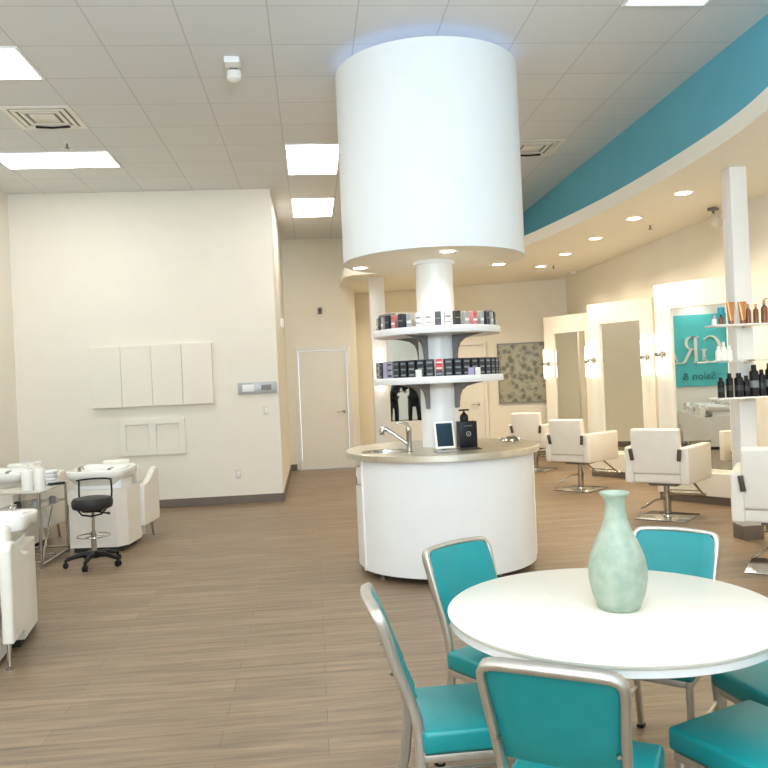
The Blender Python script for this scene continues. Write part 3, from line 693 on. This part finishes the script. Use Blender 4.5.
# ============================================================ WASH AREA
def backwash(lab):
    t = thing('shampoo_station', lab, 'shampoo chair')             # operator side at y=0, client chair towards +y
    mb = MB(); mb.prism([(-.26, .015), (.19, .0), (.265, .10), (.27, .46), (-.27, .46), (-.27, .07)], .05, .585)
    mb.build('pedestal', 'vinyl', t, ang=25)
    MB().rbox(-.24, .22, .05, .44, 0, .05).build('toe_kick', 'dark', t, smooth=False)
    MB().rbox(-.22, .22, .08, .40, .585, .68, .01).build('basin_support', 'white', t)
    # basin: thick rim with a hollow, neck rest towards the chair
    n = 40; V = []; Fc = []
    def ring(rx, ry, z, cyo=.27, raise_=0., p_=5.0):
        for k in range(n):
            a = 2*PI*k/n; c_, s_ = math.cos(a), math.sin(a)
            x = rx*math.copysign(abs(c_)**(2/p_), c_); y = cyo+ry*math.copysign(abs(s_)**(2/p_), s_)
            f_ = max(0, min(1, (y-.22)/.25)); V.append((x-.02, y, z+raise_*f_*(.35+.65*min(1, abs(x)/.2))))
    rings = [(.20, .19, .62, .26, 0), (.265, .24, .69, .245, .0), (.282, .258, .70, .25, .0), (.288, .262, .757, .25, .02), (.28, .255, .767, .25, .022), (.215, .185, .762, .265, .02), (.195, .165, .735, .265, .01), (.16, .13, .70, .265, 0), (.03, .03, .68, .265, 0)]
    for r_ in rings: ring(*r_)
    for i in range(len(rings)-1):
        for k in range(n): j = (k+1) % n; Fc.append((i*n+k, i*n+j, (i+1)*n+j, (i+1)*n+k))
    Fc.append(tuple(range(n))[::-1]); Fc.append(tuple((len(rings)-1)*n+k for k in range(n)))
    bs = MB().add(V, Fc).build('basin', 'porcelain', t, ang=60)
    mb = MB(); mb.cyl((-.15, .035, .76), (-.15, .035, .80), .018).tube([(-.15, .035, .795), (-.15, .10, .805), (-.15, .13, .78)], .009); mb.build('tap', 'chrome', t)
    MB().cyl((.13, .035, .76), (.13, .035, .785), .017).tube([(.13, .035, .783), (.17, .03, .792)], .007).build('mixer_knob', 'chrome', t)
    MB().box((0, .60, .76), (.28, .07, .11), .03, rot=(.35, 0, 0), seg=4).build('neck_cushion', 'vinyl', t)
    MB().box((0, .60, .56), (.48, .12, .40), .04, rot=(.25, 0, 0), seg=4).build('backrest', 'vinyl', t)
    MB().rbox(-.235, .235, .50, .90, .30, .46, .035, 4).build('seat', 'vinyl', t)
    prof = [(.45, .16), (.93, .16), (.93, .67), (.89, .705), (.82, .70), (.70, .63), (.58, .585), (.45, .575)]
    for s_ in (-1, 1):
        m_ = len(prof); V = [(s_*.255, y, z) for y, z in prof]+[(s_*.315, y, z) for y, z in prof]
        Fc = [tuple(range(m_)), tuple(range(m_, 2*m_))[::-1]]+[(i, (i+1) % m_, m_+(i+1) % m_, m_+i) for i in range(m_)]
        b = MB().add(V, Fc).build('armrest', 'vinyl', t, ang=30)
        bv = b.modifiers.new('bevel', 'BEVEL'); bv.width = .014; bv.segments = 3
        MB().cyl((s_*.26, .80, .16), (s_*.265, .83, .012), .014, .011).lathe([(0, 0), (.022, 0), (.022, .012), (0, .012)], (s_*.265, .83, 0), 14).build('leg', 'chrome', t)
    MB().rbox(-.20, .20, .46, .80, .02, .28, .01).build('plumbing_cover', 'white', t)
    return t
u = backwash('cream shampoo station right behind the black stool, facing the back wall'); u.location = (-2.07, 7.62, 0); u.rotation_euler = (0, 0, -.11)
dup(u, (-3.06, 7.80, 0), -.10, 'cream shampoo station at the left edge behind the white pump bottles')
dup(u, (-2.10, 5.30, 0), PI+.14, 'cream shampoo station nearest the viewer at the lower left edge')
# stool
t = thing('rolling_stool', 'black round stool with low back rail on five castors by the shampoo station', 'stool', (-1.95, 7.08, 0), .1); t.scale = (.9, .9, 1)
MB().lathe([(0, .49), (.15, .492), (.182, .505), (.19, .53), (.19, .565), (.175, .588), (.12, .598), (0, .60)], seg=40).build('seat', 'black_soft', t)
MB().lathe([(0, .47), (.10, .472), (.10, .49), (0, .49)], seg=24).build('seat_plate', 'black', t)
MB().lathe([(.012, .28), (.015, .28), (.015, .47), (0, .47)], seg=16).lathe([(0, .10), (.027, .10), (.025, .30), (.012, .305), (0, .305)], seg=20).build('gas_column', 'chrome', t)
MB().tube([(.04, -.02, .47), (.12, -.04, .455), (.165, -.05, .45)], [.007, .007, .012]).build('lever', 'black', t)
mb = MB(); mb.tube([(-.13, .11, .50), (-.15, .18, .52), (-.155, .20, .62), (-.15, .2, .73)], .009); mb.tube([(.13, .11, .50), (.15, .18, .52), (.155, .20, .62), (.15, .2, .73)], .009)
mb.tube([(-.13, -.03, .49), (-.09, -.05, .45), (0, -.06, .435), (.09, -.05, .45), (.13, -.03, .49)], .008); mb.build('back_support', 'black', t)
mb = MB(); mb.tube([(.16*math.sin(x), .04+.16*math.cos(x)+.0, .735) for x in [(-1.25+2.5*k/10) for k in range(11)]], .008); mb.build('back_rail', 'black', t)
mb = MB(); mb.tube([(.155*math.cos(2*PI*k/24), .155*math.sin(2*PI*k/24), .26) for k in range(24)], .006, 8, closed=True)
for k in range(3): a = k*2*PI/3; mb.tube([(.02*math.cos(a), .02*math.sin(a), .26), (.155*math.cos(a), .155*math.sin(a), .26)], .005)
mb.build('foot_ring', 'chrome', t)
MB().lathe([(0, .07), (.05, .07), (.045, .12), (.028, .13), (0, .13)], seg=20).build('hub', 'black', t)
for k in range(5):
    a = 2*PI*k/5-1.75; c_, s_ = math.cos(a), math.sin(a)
    g_ = MB().tube([(.03*c_, .03*s_, .10), (.14*c_, .14*s_, .10), (.26*c_, .26*s_, .072)], [.028, .022, .016], 10).build('base_arm', 'black', t)
    mb = MB()
    for o_ in (-.013, .013): mb.cyl((.262*c_-s_*(o_-.008), .262*s_+c_*(o_-.008), .026), (.262*c_-s_*(o_+.008), .262*s_+c_*(o_+.008), .026), .026, seg=18)
    mb.cyl((.262*c_, .262*s_, .04), (.262*c_, .262*s_, .075), .012); mb.build('castor', 'black', g_)
# trolley
t = thing('glass_trolley', 'low chrome framed side table with two pale shelves between the shampoo stations', 'table', (-2.60, 7.42, 0), -.03)
mb = MB(); X_, Y_ = .215, .34
for sx in (-1, 1):
    mb.tube([(sx*X_, -Y_, .03), (sx*X_, Y_, .03)], .015)
    for sy in (-1, 1): mb.tube([(sx*X_, sy*Y_, .0), (sx*X_, sy*Y_*.98, .655)], .012)
    mb.tube([(sx*X_, -Y_, .03), (sx*X_, -.02, .50)], .008)
for sy in (-1, 0, 1): mb.tube([(-X_, sy*Y_, .06), (X_, sy*Y_, .06)], .010)
mb.build('frame', 'chrome', t)
MB().rbox(-.25, .25, -.37, .37, .655, .672, .004).build('top_shelf', 'trolley_glass', t)
MB().rbox(-.205, .205, -.36, .36, .50, .512, .003).build('lower_shelf', 'trolley_glass', t)
def pump(x, y, h, lab, z=.672):
    t = thing('pump_bottle', lab, 'bottle', (x, y, z))
    MB().lathe([(0, 0), (.046, 0), (.048, .01), (.048, h*.62), (.04, h*.72), (.018, h*.76), (.018, h*.8), (0, h*.8)], seg=24).build('bottle_body', 'white_gloss', t)
    MB().cyl((0, 0, h*.8), (0, 0, h*.96), .007).rbox(-.045, .02, -.01, .01, h*.94, h, .003).build('pump_head', 'white', t); return t
pump(-2.52, 7.18, .245, 'white pump bottle on the low side table, left one of the pair'); pump(-2.415, 7.18, .25, 'white pump bottle on the low side table, right one of the pair')
t = thing('folded_towels', 'small stack of folded white towels on the low side table', 'towels', (-2.53, 7.62, .672), .1)
for k in range(4): MB().rbox(-.12, .12, -.08, .08, k*.032, k*.032+.03, .012, 3).build('towel', 'white', t)
o = MB().rbox(-.07, .07, -.03, .03, 0, .02, .004).build('tray', 'black'); o.location = (-2.38, 7.52, .672); o.rotation_euler = (0, 0, .5); tag(o, 'small flat black tray on the low side table', 'tray')
for i, (x, y, m_, lb) in enumerate(((-2.62, 7.2, 'navy', 'dark small jar at the left of the lower trolley shelf'), (-2.50, 7.3, 'silver', 'silver small jar in the middle of the lower trolley shelf'), (-2.40, 7.45, 'grey', 'grey small jar at the right of the lower trolley shelf'))):
    o = MB().lathe([(0, 0), (.03, 0), (.032, .05), (.02, .065), (0, .065)], seg=18).build('jar', m_); o.location = (x, y, .512); tag(o, lb, 'jar')

# ============================================================ ON THE BACK WALL
YB = FY1
t = thing('wall_cabinet', 'flush cream four-door cabinet set on the blank back wall', 'cabinet', (-2.02, YB, 0))
MB().rbox(-.755, .755, -.045, -.0, 1.30, 2.075).build('body', 'wall', t, smooth=False)
for k in range(4): MB().rbox(-.755+k*.3775+.003, -.755+(k+1)*.3775-.003, -.064, -.046, 1.303, 2.072, .002).build('door', 'wall', t, smooth=False)
t = thing('recessed_niche', 'pair of cream recessed frames low on the back wall under the cabinet', 'niche', (-2.05, YB, 0))
mb = MB()
for x0, x1 in ((-.405, -.33), (-.045, .045), (.33, .405)): mb.rbox(x0, x1, -.03, 0, .68, 1.14, .003)
for x0, x1 in ((-.33, -.045), (.045, .33)): mb.rbox(x0, x1, -.03, 0, .68, .75, .003); mb.rbox(x0, x1, -.03, 0, 1.07, 1.14, .003)
mb.build('frame', 'trim', t, smooth=False)
for x in (-.1875, .1875): MB().rbox(x-.14, x+.14, -.01, 0, .76, 1.06).build('niche_panel', 'wall', t, smooth=False); MB().rbox(x-.13, x+.13, -.035, -.03, 1.035, 1.05).build('slot', 'trim', t, smooth=False)
t = thing('control_panel', 'long narrow silver control panel beside the corner of the back wall', 'panel', (-.70, YB, 0))
MB().rbox(-.255, .235, -.03, 0, 1.40, 1.545, .006).build('housing', 'silver', t)
MB().rbox(.04, .17, -.034, -.03, 1.44, 1.51).build('display', 'grey', t, smooth=False)
MB().rbox(-.2, -.05, -.033, -.03, 1.43, 1.52, .001).build('cover_plate', 'white', t)
for x, z, lb in ((-.61, 1.18, 'small switch plate on the back wall below the silver control panel'), (-1.0, .38, 'low wall socket on the back wall near the baseboard')):
    t = thing('switch_plate' if z > 1 else 'wall_socket', lb, 'switch' if z > 1 else 'socket', (x, YB, z))
    MB().rbox(-.036, .036, -.006, 0, -.058, .058, .003).build('plate', 'outlet', t)
    MB().rbox(-.016, .016, -.009, -.006, -.033, .033, .001).build('rocker', 'white', t)
t = thing('wall_strobe', 'small white alarm device high on the passage wall near the corner', 'alarm', (-.44, 12.0, 2.42))
MB().rbox(0, .05, -.06, .06, -.07, .07, .01).build('housing', 'white', t)
t = thing('security_camera', 'small dark camera on the far wall above the door', 'camera', (.18, 13.9, 2.73))
MB().rbox(-.035, .035, -.05, 0, -.03, .09, .006).build('housing', 'grey', t)
MB().cyl((0, -.05, .04), (0, -.062, .04), .022).build('lens', 'black', t)
MB().rbox(-.035, .035, -.045, 0, -.075, -.03, .005).build('base', 'white', t)

# ============================================================ TABLE AND SIX CHAIRS
TX, TY = .90, 2.42
t = thing('round_table', 'round white table top in the foreground holding the glass vase', 'table', (TX, TY, 0))
MB().lathe([(0, .734), (.505, .734), (.509, .738), (.510, .747), (.506, .75), (0, .75)], seg=128).build('tabletop', 'table_white', t)
MB().lathe([(.0, .710), (.500, .710), (.504, .713), (.504, .7335), (0, .7335)], seg=128).build('under_rim', 'white', t)
MB().rbox(-.03, .03, -.03, .03, .03, .703, .004).build('column', 'alu', t)
mb = MB()
for a in (PI/4, -PI/4): mb.box((0, 0, .022), (.66, .055, .022), .006, rot=(0, 0, a))
mb.build('cross_base', 'alu', t)
MB().rbox(-.15, .15, -.15, .15, .702, .7095, .003).build('mount_plate', 'grey', t)

def cafe_chair(lab):
    t = thing('cafe_chair', lab, 'chair')                          # faces +y
    loop = []
    def sp(s_): return [(s_*.150, -.195, .43), (s_*.150, -.205, .50), (s_*.151, -.230, .58), (s_*.156, -.262, .665), (s_*.163, -.288, .755)]
    L = sp(-1)
    cor = [(-.1645, -.298, .785), (-.162, -.305, .803), (-.153, -.311, .815), (-.138, -.315, .821), (-.11, -.318, .824)]
    topm = [(-.055, -.323, .826), (0, -.326, .827), (.055, -.323, .826)]
    path = L+cor+topm+[(-x, y, z) for x, y, z in cor[::-1]]+sp(1)[::-1]
    # flat tube whose depth follows the lean of the back
    P = [Vector(p) for p in path]; V = []; Fc = []; n = len(P)
    for i in range(n):
        a = P[max(0, i-1)]; b_ = P[min(n-1, i+1)]; tt = (b_-a).normalized()
        lean = Vector((0, -.94, -.34)) if P[i].z > .6 else Vector((0, -.98, -.2))
        sd = tt.cross(lean).normalized(); nn = sd.cross(tt).normalized(); wd, dp, c_ = .020, .034, .004
        for u, v in ((wd/2-c_, dp/2), (-wd/2+c_, dp/2), (-wd/2, dp/2-c_), (-wd/2, -dp/2+c_), (-wd/2+c_, -dp/2), (wd/2-c_, -dp/2), (wd/2, -dp/2+c_), (wd/2, dp/2-c_)): V.append(P[i]+sd*u+nn*v)
    for i in range(n-1):
        for k in range(8): Fc.append((i*8+k, i*8+(k+1) % 8, (i+1)*8+(k+1) % 8, (i+1)*8+k))
    Fc.append(tuple(range(8))[::-1]); Fc.append(tuple((n-1)*8+k for k in range(8)))
    MB().add(V, Fc).build('back_frame', 'alu', t, ang=50)
    # upholstered back panel inside the frame
    nx, nz = 12, 8; V = []; Fc = []
    for side in (0, 1):
        for i in range(nx+1):
            for j in range(nz+1):
                u = i/nx*2-1; v = j/nz; z = .560+v*.262; hw = .148+.013*v
                cr_ = max(0, abs(u)-.78)/.22; z_ = z-(cr_**2)*.030*v**3
                edge_ = (1-min(1, (1-abs(u))*6)) ; edge_ = max(edge_, 1-min(1, v*8), 1-min(1, (1-v)*8))
                th = .016*(1-.55*edge_**2); yb = -.205-(z_-.560)*.375-.012*(1-u*u)
                V.append((u*hw, yb+(th if side else -th), z_))
    Nn = (nx+1)*(nz+1); I = lambda s_, i, j: s_*Nn+i*(nz+1)+j
    for i in range(nx):
        for j in range(nz):
            for s_ in (0, 1): Fc.append((I(s_, i, j), I(s_, i+1, j), I(s_, i+1, j+1), I(s_, i, j+1)))
    for i in range(nx):
        for j in (0, nz): Fc.append((I(0, i, j), I(0, i+1, j), I(1, i+1, j), I(1, i, j)))
    for j in range(nz):
        for i in (0, nx): Fc.append((I(0, i, j), I(0, i, j+1), I(1, i, j+1), I(1, i, j)))
    MB().add(V, Fc).build('backrest', 'teal', t, ang=50)
    for s_ in (-1, 1): MB().cyl((s_*.136, -.262, .63), (s_*.142, -.275, .63), .005, seg=10).build('screw', 'chrome', t)
    MB().rbox(-.178, .178, -.192, .195, .397, .465, .014, 3).build('seat', 'teal', t)
    mb = MB(); mb.rbox(-.17, -.15, -.19, .18, .372, .396, .003); mb.rbox(.15, .17, -.19, .18, .372, .396, .003); mb.rbox(-.15, .15, .16, .18, .372, .396, .003); mb.rbox(-.15, .15, -.19, -.17, .372, .396, .003)
    mb.build('seat_rail', 'alu', t)
    for s_ in (-1, 1):
        MB().sweep([(s_*.158, .165, .385), (s_*.160, .168, .2), (s_*.163, .175, .012)], .022, .032, (0, 1, 0)).build('leg', 'alu', t)
        MB().sweep([(s_*.150, -.195, .44), (s_*.151, -.197, .36), (s_*.154, -.210, .25), (s_*.158, -.243, .12), (s_*.163, -.275, .012)], .022, .034, (0, 1, .1)).build('leg', 'alu', t)
        for y_, x_ in ((.175, .163), (-.275, .163)): MB().rbox(s_*x_-.014, s_*x_+.014, y_-.019, y_+.019, 0, .014, .003).build('foot_glide', 'black', t)
        MB().tube([(s_*.160, .168, .19), (s_*.155, -.222, .19)], .007).build('stretcher', 'alu', t)
    return t
def seat_at(x, y, deg): return (x, y, 0), math.radians(deg-90)     # deg: heading the chair faces
a = cafe_chair('teal metal framed chair at the left of the table, its back seen edge-on'); (a.location, a.rotation_euler[2]) = seat_at(.462, 2.455, 1)
K = [dup(a, *seat_at(.706, 2.875, -58), 'teal metal framed chair at the back left, between table and counter'),
     dup(a, *seat_at(.662, 2.016, 59), 'teal metal framed chair in the foreground with its back to the viewer'),
     dup(a, *seat_at(1.207, 2.085, 113), 'teal chair at the lower right corner, only its seat showing'),
     dup(a, *seat_at(1.25, 2.89, 229.6), 'teal chair behind the table, backrest showing right of the vase'),
     dup(a, *seat_at(1.53, 2.46, 188), 'teal chair at the right edge, mostly hidden beyond the table rim')]
t = thing('glass_vase', 'frosted pale green glass vase standing on the white table', 'vase', (.922, 2.40, .75))
VS = .935
pr = [(0, .0), (.058, .0), (.064, .006), (.080, .05), (.089, .10), (.0895, .135), (.083, .175), (.066, .222), (.048, .262), (.036, .297), (.0305, .335), (.031, .36), (.037, .374), (.046, .381), (.047, .386), (.044, .388), (.034, .378), (.026, .36), (.026, .33), (.030, .297), (.042, .262), (.060, .222), (.076, .175), (.082, .135), (.081, .10), (.072, .05), (.055, .014), (0, .012)]
pr = [(a_, b_*VS) for a_, b_ in pr]
sm = []
for i in range(len(pr)-1):
    for q in range(3): u = q/3; sm.append((pr[i][0]*(1-u)+pr[i+1][0]*u, pr[i][1]*(1-u)+pr[i+1][1]*u))
MB().lathe(sm+[pr[-1]], seg=64).build('vase_body', 'vase', t, ang=70)

# ============================================================ THE TWO PEOPLE SEEN ONLY IN THE FAR MIRROR
def person(loc, rz, lab, lean=0., arms='camera'):
    t = thing('person', lab, 'person', loc, rz)                    # faces +y
    # joints
    hp = (0, 0, .95); 
    if arms == 'camera': el = [(-.27, .12, 1.18), (.27, .12, 1.18)]; hd = [(-.09, .26, 1.48), (.09, .26, 1.48)]
    else: el = [(-.25, .02, 1.14), (.28, .05, 1.12)]; hd = [(-.10, .26, 1.12), (.10, .28, 1.10)]
    P = [hp, (0, 0+lean*.2, 1.12), (0, lean*.5, 1.33), (0, lean*.75, 1.47), (0, .01+lean*.85, 1.56),
         (-.17, lean*.6, 1.42), el[0], hd[0], (.17, lean*.6, 1.42), el[1], hd[1],
         (-.10, 0, .88), (-.13, .02, .50), (-.14, -.02, .09), (.10, 0, .88), (.15, .03, .50), (.18, -.01, .09)]
    P[6] = (P[6][0], P[6][1]+lean*.5, P[6][2]); P[9] = (P[9][0], P[9][1]+lean*.5, P[9][2]); P[7] = (P[7][0], P[7][1]+lean*.5, P[7][2]); P[10] = (P[10][0], P[10][1]+lean*.5, P[10][2])
    E_ = [(0, 1), (1, 2), (2, 3), (3, 4), (2, 5), (5, 6), (6, 7), (2, 8), (8, 9), (9, 10), (0, 11), (11, 12), (12, 13), (0, 14), (14, 15), (15, 16)]
    rb = [(.14, .10), (.125, .09), (.155, .10), (.06, .06), (.05, .05), .055, .042, .030, .055, .042, .030, .085, .055, .038, .085, .055, .038]
    return t, P, E_, rb
def make_person(loc, rz, lab, lean, arms, haircol, m_sk='skin'):
    t, P, E_, rb = person(loc, rz, lab, lean, arms)
    def build_skin(name, pts, edges, radii, m_, sub=2, root=0, par=t):
        b = bmesh.new(); lay = b.verts.layers.skin.verify(); vs = [b.verts.new(p) for p in pts]
        for i, v in enumerate(vs):
            r = radii[i]; v[lay].radius = r if isinstance(r, tuple) else (r, r); v[lay].use_root = (i == root)
        for i, j in edges: b.edges.new((vs[i], vs[j]))
        me = bpy.data.meshes.new(name); b.to_mesh(me); b.free(); me.materials.append(M[m_])
        o = bpy.data.objects.new(name, me); C.objects.link(o); o.parent = par
        sk_ = o.modifiers.new('skin', 'SKIN'); sk_.use_smooth_shade = True
        sb = o.modifiers.new('sub', 'SUBSURF'); sb.levels = sub; sb.render_levels = sub
        return o
    # body: one continuous figure with head and five-fingered hands
    pts = list(P); ed_ = list(E_); rad = [((r[0]*.86, r[1]*.86) if isinstance(r, tuple) else r*.8) for r in rb]
    hx, hy, hz = P[4]
    pts += [(hx, hy+.02, 1.63), (hx, hy+.015, 1.70), (hx, hy+.005, 1.76)]; ed_ += [(4, 17), (17, 18), (18, 19)]; rad += [(.062, .075), (.072, .088), (.055, .065)]
    pts += [(P[13][0], .10, .04), (P[16][0], .11, .04)]; ed_ += [(13, 20), (16, 21)]; rad += [(.035, .025), (.035, .025)]
    for wi, s_ in ((7, -1), (10, 1)):
        w_ = Vector(P[wi]); f_ = (w_-Vector(P[wi-1])).normalized(); sd = Vector((1, 0, 0)); sd = (sd-f_*sd.dot(f_)).normalized(); pn = f_.cross(sd)
        base = len(pts); pts.append(tuple(w_+f_*.06)); rad.append((.030, .016)); ed_.append((wi, base))
        for k, (o_, ln) in enumerate(((-.030, .060), (-.010, .072), (.011, .068), (.030, .052))):
            b0 = w_+f_*.085+sd*o_; i0 = len(pts); curl = pn*(-.02*s_)
            pts += [tuple(b0), tuple(b0+f_*ln*.5+curl*.5), tuple(b0+f_*ln*.85+curl*1.6)]; rad += [.0095, .0085, .007]; ed_ += [(base, i0), (i0, i0+1), (i0+1, i0+2)]
        i0 = len(pts); b0 = w_+f_*.035-sd*s_*.035
        pts += [tuple(b0), tuple(b0+f_*.035-sd*s_*.018), tuple(b0+f_*.06-sd*s_*.02)]; rad += [.011, .010, .008]; ed_ += [(base, i0), (i0, i0+1), (i0+1, i0+2)]
    build_skin('body', pts, ed_, rad, m_sk)
    # clothes cover torso, arms to the wrist and legs to the ankle
    sub_ = lambda a, b_, u: tuple(a[i]*(1-u)+b_[i]*u for i in range(3))
    top = [P[0], P[1], P[2], sub_(P[2], P[3], .8), P[5], P[6], sub_(P[6], P[7], .93), P[8], P[9], sub_(P[9], P[10], .93), (0, -.01, .80), (0, -.02, .55)]
    build_skin('long_coat', top, [(0, 1), (1, 2), (2, 3), (2, 4), (4, 5), (5, 6), (2, 7), (7, 8), (8, 9), (0, 10), (10, 11)], [(.165, .12), (.15, .11), (.18, .12), (.075, .07), .08, .06, .045, .08, .06, .045, (.17, .13), (.175, .13)], 'cloth_black')
    build_skin('trousers', [P[0], P[11], P[12], (P[13][0], P[13][1], .06), P[14], P[15], (P[16][0], P[16][1], .06)], [(0, 1), (1, 2), (2, 3), (0, 4), (4, 5), (5, 6)], [(.16, .12), .112, .085, .07, .112, .085, .07], 'cloth_black')
    for i in (13, 16):
        MB().box((P[i][0], .05, .038), (.095, .27, .076), .03, seg=3).build('shoe', 'black', t)
    # hair and face
    b = bmesh.new(); bmesh.ops.create_uvsphere(b, u_segments=20, v_segments=12, radius=1)
    for v in list(b.verts):
        if v.co.y > .45 and v.co.z < .55: b.verts.remove(v)
    for v in b.verts: v.co = Vector((v.co.x*.088+hx, v.co.y*.100+hy-.004, v.co.z*.118+1.715))
    MB().bm(b).build('hair', haircol, t)
    MB().box((hx, hy+.108, 1.665), (.022, .03, .04), .009, seg=3).build('nose', m_sk, t)
    for s_ in (-1, 1): MB().box((hx+s_*.032, hy+.092, 1.695), (.024, .012, .010), .004).build('eye', 'black', t); MB().box((hx+s_*.083, hy+.01, 1.675), (.018, .035, .06), .008, seg=3).build('ear', m_sk, t)
    MB().box((hx, hy+.092, 1.625), (.05, .014, .012), .005).build('mouth', 'red', t)
    return t
make_person((3.38, -1.0, 0), 0, 'standing person in a long black coat, reflected right in the far mirror', 0, 'camera', 'hair')
make_person((2.62, -.6, 0), -.7, 'person in black leaning forward, reflected left in the far mirror', .5, 'low', 'black')
